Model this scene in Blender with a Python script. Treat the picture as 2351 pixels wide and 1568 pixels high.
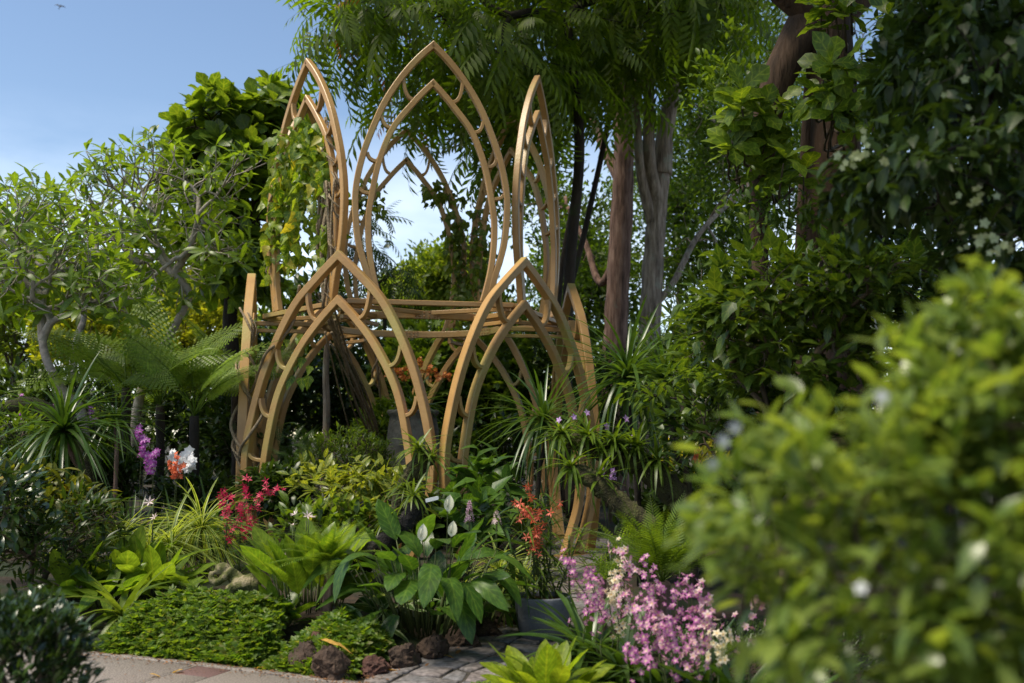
import bpy, math, random
import numpy as np
from mathutils import Matrix, Vector

for o in list(bpy.data.objects): bpy.data.objects.remove(o)
scene = bpy.context.scene
COL = scene.collection
RNG = np.random.default_rng(11)
random.seed(11)
R = math.radians

# ---------------------------------------------------------------- camera
CAM_H = 1.5; PITCH = R(5.45); FPX = 35/36*2351.0
cam_d = bpy.data.cameras.new('camera'); cam = bpy.data.objects.new('camera', cam_d); COL.objects.link(cam)
cam.location = (0, 0, CAM_H); cam.rotation_euler = (R(90)+PITCH, 0, 0)
cam_d.lens = 35; cam_d.sensor_width = 36; cam_d.clip_start = 0.05; cam_d.clip_end = 2000
cam_d.dof.use_dof = True; cam_d.dof.focus_distance = 9.6; cam_d.dof.aperture_fstop = 1.6
scene.camera = cam

# ---------------------------------------------------------------- sky and sun
SUN_EL = R(62); SUN_AZ = R(-112)     # azimuth from +Y (view direction) towards +X: hazy sun high on the left, a little behind the camera
world = bpy.data.worlds.new('World'); scene.world = world; world.use_nodes = True
nt = world.node_tree; nt.nodes.clear()
out = nt.nodes.new('ShaderNodeOutputWorld'); bg = nt.nodes.new('ShaderNodeBackground'); bg.inputs['Strength'].default_value = 0.10
sky = nt.nodes.new('ShaderNodeTexSky'); sky.sky_type = 'NISHITA'; sky.sun_disc = False
sky.sun_elevation = SUN_EL; sky.sun_rotation = SUN_AZ; sky.air_density = 1.0; sky.dust_density = 0.15; sky.ozone_density = 0.4
tc = nt.nodes.new('ShaderNodeTexCoord'); mp = nt.nodes.new('ShaderNodeMapping'); mp.inputs['Scale'].default_value = (1.0, 1.0, 2.6)
nz = nt.nodes.new('ShaderNodeTexNoise'); nz.inputs['Scale'].default_value = 2.3; nz.inputs['Detail'].default_value = 7; nz.inputs['Roughness'].default_value = 0.55
rp = nt.nodes.new('ShaderNodeValToRGB'); rp.color_ramp.elements[0].position = 0.38; rp.color_ramp.elements[1].position = 0.70
sp = nt.nodes.new('ShaderNodeSeparateXYZ'); mr = nt.nodes.new('ShaderNodeMapRange'); mr.inputs['From Min'].default_value = 0.31; mr.inputs['From Max'].default_value = 0.15
mr.inputs['To Min'].default_value = 0.0; mr.inputs['To Max'].default_value = 0.72
ml = nt.nodes.new('ShaderNodeMath'); ml.operation = 'MULTIPLY'
mx = nt.nodes.new('ShaderNodeMix'); mx.data_type = 'RGBA'; mx.inputs[7].default_value = (12.0, 12.7, 13.6, 1)
L = nt.links.new
L(tc.outputs['Generated'], mp.inputs['Vector']); L(mp.outputs['Vector'], nz.inputs['Vector']); L(nz.outputs['Fac'], rp.inputs['Fac'])
L(tc.outputs['Generated'], sp.inputs[0]); L(sp.outputs['Z'], mr.inputs['Value']); L(rp.outputs['Color'], ml.inputs[0]); L(mr.outputs[0], ml.inputs[1])
L(ml.outputs[0], mx.inputs[0]); L(sky.outputs['Color'], mx.inputs[6]); L(mx.outputs[2], bg.inputs['Color']); L(bg.outputs[0], out.inputs['Surface'])

sun_d = bpy.data.lights.new('sun', 'SUN'); sun = bpy.data.objects.new('sun', sun_d); COL.objects.link(sun)
sun_d.energy = 3.7; sun_d.angle = R(22); sun_d.color = (1.0, 0.91, 0.74)
sdir = Vector((math.sin(SUN_AZ)*math.cos(SUN_EL), math.cos(SUN_AZ)*math.cos(SUN_EL), math.sin(SUN_EL)))
sun.rotation_euler = sdir.to_track_quat('Z', 'Y').to_euler(); sun.location = sdir*60
vs = scene.view_settings; vs.view_transform = 'Standard'; vs.look = 'None'; vs.gamma = 1.0; vs.use_curve_mapping = False; vs.exposure = 0.80
scene.render.engine = 'CYCLES'
cy = scene.cycles; cy.max_bounces = 7; cy.diffuse_bounces = 3; cy.glossy_bounces = 2; cy.transmission_bounces = 4; cy.transparent_max_bounces = 4

def P(x, y, d):
    """a point of the photograph (2351-wide frame) at world depth d"""
    u = (x-1175.5)/FPX; v = (784-y)/FPX
    ry = math.cos(PITCH)-v*math.sin(PITCH); rz = math.sin(PITCH)+v*math.cos(PITCH); t = d/ry
    return np.array([u*t, d, CAM_H+rz*t])
def PX(x, d):
    return (x-1175.5)/FPX*d

# ---------------------------------------------------------------- scene graph helpers
def tag(o, label, cat, group=None, kind=None):
    if label: o['label'] = label
    if cat: o['category'] = cat
    if group: o['group'] = group
    if kind: o['kind'] = kind
    return o
def thing(name, label, cat, loc=(0,0,0), group=None, rotz=0.0):
    o = bpy.data.objects.new(name, None); COL.objects.link(o); o.empty_display_size = 0.1
    o.location = [float(v) for v in loc]; o.rotation_euler = (0,0,rotz)
    return tag(o, label, cat, group)
def put(name, mesh, mat=None, parent=None, kind=None, world=True):
    """link mesh as an object; its vertices are in world coordinates unless world=False"""
    o = bpy.data.objects.new(name, mesh); COL.objects.link(o)
    if mat and not mesh.materials: mesh.materials.append(mat)
    if parent is not None:
        o.parent = parent
        if world:
            off = Vector(parent.location)
            p = parent.parent
            while p is not None: off += Vector(p.location); p = p.parent
            o.location = -off
    if kind: o['kind'] = kind
    return o

# ---------------------------------------------------------------- mesh templates
class T:
    __slots__ = ('V','loops','tot','uv')
    def __init__(s, V, F, uv=None):
        s.V = np.asarray(V, float).reshape(-1,3)
        if isinstance(F, tuple): s.loops, s.tot = F
        else:
            s.loops = np.array([i for f in F for i in f], int); s.tot = np.array([len(f) for f in F], int)
        s.uv = np.zeros((len(s.V),2)) if uv is None else np.asarray(uv, float)
def join(ts):
    V=[];Lp=[];Tt=[];U=[];n=0
    for t in ts:
        V.append(t.V); Lp.append(t.loops+n); Tt.append(t.tot); U.append(t.uv); n += len(t.V)
    return T(np.concatenate(V), (np.concatenate(Lp), np.concatenate(Tt)), np.concatenate(U))
def xf(t, M):
    M = np.asarray(M); return T(t.V@M[:3,:3].T+M[:3,3], (t.loops, t.tot), t.uv)
def many(t, M):
    """M (k,3,4): k copies of t as one template"""
    k = len(M); n = len(t.V)
    V = np.einsum('kij,nj->kni', M[:,:,:3], t.V)+M[:,None,:,3]
    lp = (t.loops[None,:]+(np.arange(k)*n)[:,None]).ravel()
    return T(V.reshape(-1,3), (lp, np.tile(t.tot,k)), np.tile(t.uv,(k,1)))
def mesh(name, t, smooth=True, uv=True):
    me = bpy.data.meshes.new(name)
    me.vertices.add(len(t.V)); me.vertices.foreach_set('co', t.V.astype(np.float32).ravel())
    me.loops.add(len(t.loops)); me.loops.foreach_set('vertex_index', t.loops.astype(np.int32))
    me.polygons.add(len(t.tot)); st = np.concatenate([[0], np.cumsum(t.tot)[:-1]])
    me.polygons.foreach_set('loop_start', st.astype(np.int32))
    me.polygons.foreach_set('use_smooth', np.full(len(t.tot), smooth))
    if uv:
        l = me.uv_layers.new(name='UVMap'); l.data.foreach_set('uv', t.uv[t.loops].astype(np.float32).ravel())
    me.update(calc_edges=True)
    return me
def nrm(v): return v/np.maximum(np.linalg.norm(v, axis=-1, keepdims=True), 1e-9)
def frames(pos, d, n, s):
    """matrices whose x axis runs along d, z axis near n, scaled by s (k,) or (k,3)"""
    pos = np.atleast_2d(pos); d = nrm(np.atleast_2d(d)); n = np.atleast_2d(n)+1e-4
    n = np.broadcast_to(n, d.shape)
    y = nrm(np.cross(n, d)); z = np.cross(d, y)
    s = np.asarray(s, float)
    if s.ndim == 0: s = np.full(len(pos), float(s))
    if s.ndim == 1: s = np.repeat(s[:,None], 3, 1)
    M = np.zeros((len(pos),3,4)); M[:,:,0] = d*s[:,0:1]; M[:,:,1] = y*s[:,1:2]; M[:,:,2] = z*s[:,2:3]; M[:,:,3] = pos
    return M

PROFILE = {
 'oval':   lambda t: np.sin(np.pi*np.clip(t,0,1)**.95)**0.62*(1-.10*t),
 'obov':   lambda t: np.sin(np.pi*np.clip(t,0,1)**1.55)**0.8,
 'lance':  lambda t: np.sin(np.pi*np.clip(t,0,1)**0.75)**0.9,
 'strap':  lambda t: np.minimum(1, (0.45+t*4))*np.clip(1-t,0,1)**0.42*np.where(t>.999,.05,1),
 'fiddle': lambda t: np.sin(np.pi*np.clip(t,0,1)**1.5)**0.6*(1-.28*np.exp(-((t-.45)/.12)**2)),
 'heart':  lambda t: np.where(t<.02,.45,1)*np.clip(1-t,0,1)**0.75*(.95+.25*np.exp(-((t-.18)/.2)**2)),
}
def leaf(W=.4, shape='oval', n=5, cols=1, fold=.12, droop=.25, curl=0., wave=0., pet=0.0, twist=0.0):
    ts = np.linspace(0,1,n+1); w = np.maximum(PROFILE[shape](ts), 0.03)*W/2
    V=[];U=[]
    for i,t in enumerate(ts):
        x = t; z = -droop*t*t; x = t*(1-.25*droop*droop*t)
        ang = twist*t
        for c in range(-cols, cols+1):
            q = c/cols; yy = q*w[i]; zz = z+fold*abs(q)*w[i]*2-curl*(q*q)*w[i]+wave*math.sin(t*13+c*2.1)*w[i]*abs(q)
            ca, sa = math.cos(ang), math.sin(ang)
            V.append((pet+x*(1-pet), yy*ca-(zz-z)*sa, z+yy*sa+(zz-z)*ca)); U.append((t, .5+.5*q))
    m = 2*cols+1; F=[]
    for i in range(n):
        for c in range(m-1):
            a = i*m+c; F.append((a, a+m, a+m+1, a+1))
    if pet > 0:
        k = len(V); V += [(0,-.006,0.0),(0,.006,0.0)]; U += [(0,.5),(0,.5)]; F.append((k, cols, cols, k+1)[:1]+(cols,)+(k+1,))
    return T(V, F, U)
def tiny(W=.5, fold=.12):
    return T([(0,0,0),(.5,-W/2,fold),(1,0,-.05),(.5,W/2,fold)], [(0,1,2),(0,2,3)], [(0,.5),(.5,0),(1,.5),(.5,1)])
def tube(pts, rad, sides=6, cap=True):
    pts = np.asarray(pts, float); rad = np.broadcast_to(np.asarray(rad, float), (len(pts),))
    tg = nrm(np.gradient(pts, axis=0)); up = np.array([0.31,0.17,0.93]); V=[];U=[]
    a = nrm(np.cross(tg[0], up)+1e-6)
    d = 0
    for i,p in enumerate(pts):
        a = nrm(a-tg[i]*np.dot(a,tg[i])); b = np.cross(tg[i], a)
        if i: d += np.linalg.norm(pts[i]-pts[i-1])
        for k in range(sides):
            th = 2*math.pi*k/sides; V.append(p+rad[i]*(math.cos(th)*a+math.sin(th)*b)); U.append((d, k/sides))
    F=[]
    for i in range(len(pts)-1):
        for k in range(sides):
            k2=(k+1)%sides; F.append((i*sides+k, i*sides+k2, (i+1)*sides+k2, (i+1)*sides+k))
    if cap:
        F.append(tuple(range(sides-1,-1,-1))); F.append(tuple((len(pts)-1)*sides+k for k in range(sides)))
    return T(V, F, U)
def crv(pts, n=8):
    """Catmull-Rom through pts"""
    p = np.asarray(pts, float); p = np.vstack([2*p[0]-p[1], p, 2*p[-1]-p[-2]]); o=[]
    for i in range(1, len(p)-2):
        for t in np.linspace(0,1,n,endpoint=False):
            o.append(.5*((2*p[i])+(-p[i-1]+p[i+1])*t+(2*p[i-1]-5*p[i]+4*p[i+1]-p[i+2])*t*t+(-p[i-1]+3*p[i]-3*p[i+1]+p[i+2])*t**3))
    o.append(p[-2]); return np.array(o)
def lathe(prof, seg=40):
    V=[];F=[];U=[]
    for i,(r,z) in enumerate(prof):
        for k in range(seg):
            th=2*math.pi*k/seg; V.append((r*math.cos(th), r*math.sin(th), z)); U.append((k/seg, i/len(prof)))
    for i in range(len(prof)-1):
        for k in range(seg):
            k2=(k+1)%seg; F.append((i*seg+k, i*seg+k2, (i+1)*seg+k2, (i+1)*seg+k))
    return T(V,F,U)

# ---------------------------------------------------------------- materials
def mat(name):
    m = bpy.data.materials.new(name); m.use_nodes = True; t = m.node_tree
    return m, t, t.nodes['Principled BSDF'], t.nodes['Material Output']
def leafmat(name, c1, c2, trans=.4, rough=.42, vein=.25, stripe=None, tip=None, tcol=None, spec=.36, freq=16):
    """leaf: colour drawn per leaf between c1 and c2, pale midrib and side veins along the leaf's own uv, light passes through"""
    wm=lambda c:(c[0]*1.12,c[1]*.98,c[2]*.62)
    c1=wm(c1); c2=wm(c2)
    m, t, b, out = mat(name); N = t.nodes.new; K = t.links.new
    gi = N('ShaderNodeNewGeometry'); oi = N('ShaderNodeObjectInfo')
    ad = N('ShaderNodeMath'); ad.operation='ADD'; K(gi.outputs['Random Per Island'], ad.inputs[0]); K(oi.outputs['Random'], ad.inputs[1])
    fr = N('ShaderNodeMath'); fr.operation='FRACT'; K(ad.outputs[0], fr.inputs[0])
    cr = N('ShaderNodeValToRGB'); e = cr.color_ramp.elements; e[0].color=(*c1,1); e[1].color=(*c2,1); K(fr.outputs[0], cr.inputs[0])
    if tip is not None:
        e[1].position=.9; x = cr.color_ramp.elements.new(.97); x.color=(*tip,1)
    col = cr.outputs['Color']
    uv = N('ShaderNodeUVMap'); sx = N('ShaderNodeSeparateXYZ'); K(uv.outputs[0], sx.inputs[0])
    sb = N('ShaderNodeMath'); sb.operation='SUBTRACT'; sb.inputs[1].default_value=.5; K(sx.outputs['Y'], sb.inputs[0])
    av = N('ShaderNodeMath'); av.operation='ABSOLUTE'; K(sb.outputs[0], av.inputs[0])
    if vein > 0:
        # side veins: sin(freq*(u - 0.7|v|)), sharpened; midrib where |v| is small
        m1 = N('ShaderNodeMath'); m1.operation='MULTIPLY_ADD'; m1.inputs[1].default_value=-.55; K(av.outputs[0], m1.inputs[0]); K(sx.outputs['X'], m1.inputs[2])
        m2 = N('ShaderNodeMath'); m2.operation='MULTIPLY'; m2.inputs[1].default_value=freq*3.14; K(m1.outputs[0], m2.inputs[0])
        m3 = N('ShaderNodeMath'); m3.operation='SINE'; K(m2.outputs[0], m3.inputs[0])
        r1 = N('ShaderNodeMapRange'); r1.inputs['From Min'].default_value=.75; r1.inputs['From Max'].default_value=1.0; K(m3.outputs[0], r1.inputs['Value'])
        r2 = N('ShaderNodeMapRange'); r2.inputs['From Min'].default_value=.06; r2.inputs['From Max'].default_value=.02; K(av.outputs[0], r2.inputs['Value'])
        mxm = N('ShaderNodeMath'); mxm.operation='MAXIMUM'; K(r1.outputs[0], mxm.inputs[0]); K(r2.outputs[0], mxm.inputs[1])
        sc = N('ShaderNodeMath'); sc.operation='MULTIPLY'; sc.inputs[1].default_value=vein; K(mxm.outputs[0], sc.inputs[0])
        mi = N('ShaderNodeMix'); mi.data_type='RGBA'; K(sc.outputs[0], mi.inputs[0]); K(col, mi.inputs[6])
        mi.inputs[7].default_value=(min(1,c2[0]*2.6+.03), min(1,c2[1]*2.0+.03), c2[2]*1.8+.01, 1); col = mi.outputs[2]
    if stripe is not None:     # pale margins or pale centre band
        lo, hi, sc_ = stripe
        r3 = N('ShaderNodeMapRange'); r3.inputs['From Min'].default_value=lo; r3.inputs['From Max'].default_value=hi; K(av.outputs[0], r3.inputs['Value'])
        mi = N('ShaderNodeMix'); mi.data_type='RGBA'; K(r3.outputs[0], mi.inputs[0]); K(col, mi.inputs[6]); mi.inputs[7].default_value=(*sc_,1); col = mi.outputs[2]
    # blotchy wear over the plant
    ge = N('ShaderNodeTexCoord'); nz = N('ShaderNodeTexNoise'); nz.inputs['Scale'].default_value=9; nz.inputs['Detail'].default_value=3; K(ge.outputs['Object'], nz.inputs['Vector'])
    hs = N('ShaderNodeHueSaturation'); r4 = N('ShaderNodeMapRange'); r4.inputs['To Min'].default_value=.7; r4.inputs['To Max'].default_value=1.3; r4.inputs['From Min'].default_value=.3; r4.inputs['From Max'].default_value=.7
    K(nz.outputs['Fac'], r4.inputs['Value']); K(r4.outputs[0], hs.inputs['Value']); K(col, hs.inputs['Color']); col = hs.outputs['Color']
    K(col, b.inputs['Base Color']); b.inputs['Roughness'].default_value=rough; b.inputs['Specular IOR Level'].default_value=spec
    if trans > 0:
        tr = N('ShaderNodeBsdfTranslucent'); h2 = N('ShaderNodeMix'); h2.data_type='RGBA'; h2.blend_type='MULTIPLY'; h2.inputs[0].default_value=1
        K(col, h2.inputs[6]); h2.inputs[7].default_value = (*(tcol or (2.6,2.4,.9)),1); h2.clamp_result=False
        K(h2.outputs[2], tr.inputs['Color'])
        ms = N('ShaderNodeMixShader'); ms.inputs[0].default_value=trans; K(b.outputs[0], ms.inputs[1]); K(tr.outputs[0], ms.inputs[2]); K(ms.outputs[0], out.inputs['Surface'])
    return m
def noisemat(name, cols, scale=6, rough=.8, bump=.3, bscale=None, coord='Object', detail=6, metal=0, stretch=(1,1,1), spec=.4, second=None):
    m, t, b, out = mat(name); N=t.nodes.new; K=t.links.new
    tc=N('ShaderNodeTexCoord'); mp=N('ShaderNodeMapping'); mp.inputs['Scale'].default_value=stretch; K(tc.outputs[coord], mp.inputs['Vector'])
    nz=N('ShaderNodeTexNoise'); nz.inputs['Scale'].default_value=scale; nz.inputs['Detail'].default_value=detail; nz.inputs['Roughness'].default_value=.62; K(mp.outputs[0], nz.inputs['Vector'])
    cr=N('ShaderNodeValToRGB'); el=cr.color_ramp.elements
    el[0].position=.28; el[1].position=.72; el[0].color=(*cols[0],1); el[1].color=(*cols[-1],1)
    for i,c in enumerate(cols[1:-1]):
        x=el.new(.28+.44*(i+1)/(len(cols)-1)); x.color=(*c,1)
    K(nz.outputs['Fac'], cr.inputs[0]); col=cr.outputs[0]
    oi=N('ShaderNodeObjectInfo'); hs=N('ShaderNodeHueSaturation'); r=N('ShaderNodeMapRange'); r.inputs['To Min'].default_value=.82; r.inputs['To Max'].default_value=1.18
    K(oi.outputs['Random'], r.inputs['Value']); K(r.outputs[0], hs.inputs['Value']); K(col, hs.inputs['Color']); col=hs.outputs[0]
    if second:   # a second layer (moss, lichen, patina): colour, noise scale, threshold
        n3=N('ShaderNodeTexNoise'); n3.inputs['Scale'].default_value=second[1]; n3.inputs['Detail'].default_value=5; K(tc.outputs[coord], n3.inputs['Vector'])
        r3=N('ShaderNodeMapRange'); r3.inputs['From Min'].default_value=second[2]; r3.inputs['From Max'].default_value=second[2]+.12; K(n3.outputs['Fac'], r3.inputs['Value'])
        mi=N('ShaderNodeMix'); mi.data_type='RGBA'; K(r3.outputs[0], mi.inputs[0]); K(col, mi.inputs[6]); mi.inputs[7].default_value=(*second[0],1); col=mi.outputs[2]
    K(col, b.inputs['Base Color']); b.inputs['Roughness'].default_value=rough; b.inputs['Metallic'].default_value=metal; b.inputs['Specular IOR Level'].default_value=spec
    if bump:
        n2=N('ShaderNodeTexNoise'); n2.inputs['Scale'].default_value=bscale or scale*3; n2.inputs['Detail'].default_value=6; K(mp.outputs[0], n2.inputs['Vector'])
        bp=N('ShaderNodeBump'); bp.inputs['Strength'].default_value=bump; bp.inputs['Distance'].default_value=.03; K(n2.outputs['Fac'], bp.inputs['Height']); K(bp.outputs[0], b.inputs['Normal'])
    return m
def petalmat(name, c1, c2, trans=.35, rough=.5, centre=None):
    m, t, b, out = mat(name); N=t.nodes.new; K=t.links.new
    gi=N('ShaderNodeNewGeometry'); oi=N('ShaderNodeObjectInfo'); ad=N('ShaderNodeMath'); ad.operation='ADD'
    K(gi.outputs['Random Per Island'], ad.inputs[0]); K(oi.outputs['Random'], ad.inputs[1]); fr=N('ShaderNodeMath'); fr.operation='FRACT'; K(ad.outputs[0], fr.inputs[0])
    cr=N('ShaderNodeValToRGB'); e=cr.color_ramp.elements; e[0].color=(*c1,1); e[1].color=(*c2,1); K(fr.outputs[0], cr.inputs[0]); col=cr.outputs[0]
    if centre:
        uv=N('ShaderNodeUVMap'); sx=N('ShaderNodeSeparateXYZ'); K(uv.outputs[0], sx.inputs[0]); r=N('ShaderNodeMapRange'); r.inputs['From Min'].default_value=.45; r.inputs['From Max'].default_value=.1
        K(sx.outputs['X'], r.inputs['Value']); mi=N('ShaderNodeMix'); mi.data_type='RGBA'; K(r.outputs[0], mi.inputs[0]); K(col, mi.inputs[6]); mi.inputs[7].default_value=(*centre,1); col=mi.outputs[2]
    K(col, b.inputs['Base Color']); b.inputs['Roughness'].default_value=rough
    tr=N('ShaderNodeBsdfTranslucent'); K(col, tr.inputs['Color']); ms=N('ShaderNodeMixShader'); ms.inputs[0].default_value=trans
    K(b.outputs[0], ms.inputs[1]); K(tr.outputs[0], ms.inputs[2]); K(ms.outputs[0], out.inputs['Surface'])
    return m

# ================================================================ the setting: ground, beds, paving
M_soil = noisemat('soil', [(.012,.009,.005),(.028,.018,.010),(.05,.028,.016)], 7, .95, .8, 30, second=((.014,.022,.006),1.7,.47))
M_grass = noisemat('lawn', [(.03,.05,.012),(.07,.11,.02)], 3, .95, .6, 60)
M_pave = None
def pavemat(name, cols, spk):
    m, t, b, out = mat(name); N=t.nodes.new; K=t.links.new
    tc=N('ShaderNodeTexCoord'); oi=N('ShaderNodeObjectInfo')
    n1=N('ShaderNodeTexNoise'); n1.inputs['Scale'].default_value=1.6; n1.inputs['Detail'].default_value=6; K(tc.outputs['Object'], n1.inputs['Vector'])
    ad=N('ShaderNodeMath'); ad.operation='MULTIPLY_ADD'; ad.inputs[1].default_value=.55; K(oi.outputs['Random'], ad.inputs[0])
    m5=N('ShaderNodeMath'); m5.operation='MULTIPLY_ADD'; m5.inputs[1].default_value=.9; m5.inputs[2].default_value=-.2; K(n1.outputs['Fac'], m5.inputs[0]); K(m5.outputs[0], ad.inputs[2])
    cr=N('ShaderNodeValToRGB'); e=cr.color_ramp.elements; e[0].position=.1; e[1].position=.9; e[0].color=(*cols[0],1); e[1].color=(*cols[-1],1)
    for i,c in enumerate(cols[1:-1]): x=e.new(.1+.8*(i+1)/(len(cols)-1)); x.color=(*c,1)
    K(ad.outputs[0], cr.inputs[0])
    n2=N('ShaderNodeTexNoise'); n2.inputs['Scale'].default_value=spk; n2.inputs['Detail'].default_value=2; K(tc.outputs['Object'], n2.inputs['Vector'])
    hs=N('ShaderNodeHueSaturation'); r=N('ShaderNodeMapRange'); r.inputs['From Min'].default_value=.3; r.inputs['From Max'].default_value=.7; r.inputs['To Min'].default_value=.45; r.inputs['To Max'].default_value=1.55
    K(n2.outputs['Fac'], r.inputs['Value']); K(r.outputs[0], hs.inputs['Value']); K(cr.outputs[0], hs.inputs['Color']); K(hs.outputs[0], b.inputs['Base Color'])
    b.inputs['Roughness'].default_value=.75
    bp=N('ShaderNodeBump'); bp.inputs['Strength'].default_value=.35; bp.inputs['Distance'].default_value=.01; K(n2.outputs['Fac'], bp.inputs['Height']); K(bp.outputs[0], b.inputs['Normal'])
    return m
M_slab = pavemat('granite_slab', [(.125,.108,.095),(.19,.165,.145),(.165,.13,.11)], 95)
M_slabred = pavemat('maroon_slab', [(.10,.052,.047),(.13,.07,.06)], 95)
M_setts = pavemat('porphyry_setts', [(.085,.075,.08),(.14,.115,.11),(.125,.12,.125),(.165,.125,.105)], 25)

def sstep(a, b, x):
    t = np.clip((x-a)/(b-a), 0, 1); return t*t*(3-2*t)
PATH = np.array([(-.78,5.2),(-.5,6.2),(.07,7.4),(.40,8.2),(.52,9.2),(.47,10.2),(.52,11.4),(.68,12.6),(.95,13.8),(1.25,15.2)])
PAVE_A = np.array([-3.3,7.24]); PAVE_B = np.array([-.62,6.06])      # edge of the big slabs
PU = nrm((PAVE_B-PAVE_A)[None])[0]; PN = np.array([-PU[1], PU[0]])  # PN points away from the camera
def edge_bow(s): return .10*(1-((s-1.5)/1.9)**2)*(np.abs(s-1.5)<1.9)
def dpath(x, y):
    p = np.stack([x,y],-1); best = np.full(x.shape, 1e9)
    for a,b in zip(PATH[:-1], PATH[1:]):
        ab=b-a; t=np.clip(((p-a)@ab)/(ab@ab),0,1); q=a+t[...,None]*ab; best=np.minimum(best, np.linalg.norm(p-q,axis=-1))
    return best
def dpave(x, y):
    p = np.stack([x,y],-1)-PAVE_A; s = p@PU; return p@PN-edge_bow(s)
def ground_h(x, y):
    x=np.asarray(x,float); y=np.asarray(y,float)
    a = sstep(0.02,1.0,dpave(x,y)); b = sstep(.44,.9,dpath(x,y))
    plaza = sstep(1.2,2.4,np.hypot(x+1.35,y-14))
    left = .09+.09*sstep(-.2,-2.5,x)
    h = a*b*np.where(x<dpathx(y), left, .12)*np.where(y<10.5,1,plaza*.6+.4)
    h = h+.03*np.sin(x*2.1+y*1.3)*a*b
    return h*sstep(60,20,y)
def dpathx(y): return np.interp(y, PATH[:,1], PATH[:,0])
def gz(x, y): return float(ground_h(np.array(x), np.array(y)))

xs = np.concatenate([np.linspace(-300,-14,12), np.linspace(-13,11,120), np.linspace(12,300,12)])
ys = np.concatenate([np.linspace(-300,-6,12), np.linspace(-5,26,150), np.linspace(28,600,20)])
X, Y = np.meshgrid(xs, ys); Z = ground_h(X, Y)-.02
V = np.stack([X,Y,Z],-1).reshape(-1,3); nx=len(xs); F=[]
ii, jj = np.meshgrid(np.arange(len(ys)-1), np.arange(nx-1), indexing='ij'); a=(ii*nx+jj).ravel()
gt = T(V, (np.stack([a,a+1,a+nx+1,a+nx],1).ravel(), np.full(len(a),4)), V[:,:2])
g = put('ground', mesh('ground', gt), M_soil); g['kind']='structure'

def slabpiece(poly, z0, z1, bev=.008):
    """flat stone from a convex polygon, edges chamfered"""
    poly=np.asarray(poly,float); n=len(poly); c=poly.mean(0); inn=c+(poly-c)*(1-bev/np.maximum(np.linalg.norm(poly-c,axis=1,keepdims=True),.02))
    V=[(*p,z0) for p in poly]+[(*p,z1-bev*.6) for p in poly]+[(*p,z1) for p in inn]; F=[]
    for k in range(n):
        k2=(k+1)%n; F += [(k,k2,n+k2,n+k),(n+k,n+k2,2*n+k2,2*n+k)]
    F.append(tuple(2*n+k for k in range(n)))
    return T(V,F,[(v[0],v[1]) for v in V])
def clip(poly, nx_, ny_, d):
    """keep the side nx*x+ny*y<=d"""
    out=[]; n=len(poly)
    for i in range(n):
        a=poly[i]; b=poly[(i+1)%n]; da=a[0]*nx_+a[1]*ny_-d; db=b[0]*nx_+b[1]*ny_-d
        if da<=0: out.append(a)
        if (da<0)!=(db<0) and abs(da-db)>1e-9:
            t=da/(da-db); out.append((a[0]+(b[0]-a[0])*t, a[1]+(b[1]-a[1])*t))
    return out
# big speckled slabs of the main path
pv = T([(-30,-12,-.012),(12,-12,-.012),(12,3.0,-.012),(*(PAVE_B+PU*1.5),-.012),(*(PAVE_B+PN*.02),-.012),(*(PAVE_A+PN*.06),-.012),(*(PAVE_A-PU*25),-.012)],[(0,1,2,3,4,5,6)])
main_path = put('main_path', mesh('main_path', pv), noisemat('path_bed',[(.03,.025,.02),(.06,.05,.04)],8,.95,.5)); main_path['kind']='structure'
rr = random.Random(5)
for row in range(6):
    w = .62; off = rr.uniform(0,.9); s=-3.0+off
    while s < 4.2:
        ln = rr.choice([.85,1.05,1.25]); 
        q=[]
        n1=-row*w-.075; n0=-(row+1)*w-.075
        for (ss,nn) in ((s+.006,n0+.006),(s+ln-.006,n0+.006),(s+ln-.006,n1-.006),(s+ln*.5,n1-.006),(s+.006,n1-.006)):
            v=PAVE_A+PU*ss+PN*(nn+edge_bow(np.float64(ss))*(1 if nn>-.7 else .9)); q.append((v[0],v[1]))
        red = (row==0 and s<1.34 and s+ln>1.60)
        c=np.mean(q,0)
        if c[1]>3.2 and c[0]<1.2:
            if red:
                c1_=PU@(PAVE_A+PU*1.34); c2_=PU@(PAVE_A+PU*1.62); cn=PN@(PAVE_A-PN*.20)
                qa=clip(q,PU[0],PU[1],c1_-.003); qb=clip(clip(q,-PU[0],-PU[1],-c1_-.003),PU[0],PU[1],c2_-.003); qc=clip(q,-PU[0],-PU[1],-c2_-.003)
                qr=clip(qb,-PN[0],-PN[1],-cn-.003); qd=clip(qb,PN[0],PN[1],cn-.003)
                for qq,mm in ((qa,M_slab),(qr,M_slabred),(qd,M_slab),(qc,M_slab)):
                    if len(qq)>2: put('slab', mesh('slab', slabpiece(qq,-.01,.0)), mm, main_path)
            else:
                put('slab', mesh('slab', slabpiece(q,-.01,rr.uniform(-.001,.002))), M_slab, main_path)
        s += ln
# thin edging strip
s=-3.0
while s<3.4:
    ln=rr.uniform(.55,.8); q=[]
    for (ss,nn) in ((s+.003,-.07),(s+ln-.003,-.07),(s+ln-.003,.0),(s+.003,.0)):
        v=PAVE_A+PU*ss+PN*(nn+edge_bow(np.float64(ss))); q.append((v[0],v[1]))
    put('edging_stone', mesh('edging_stone', slabpiece(q,-.02,.004,.005)), M_slab, main_path); s+=ln
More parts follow.
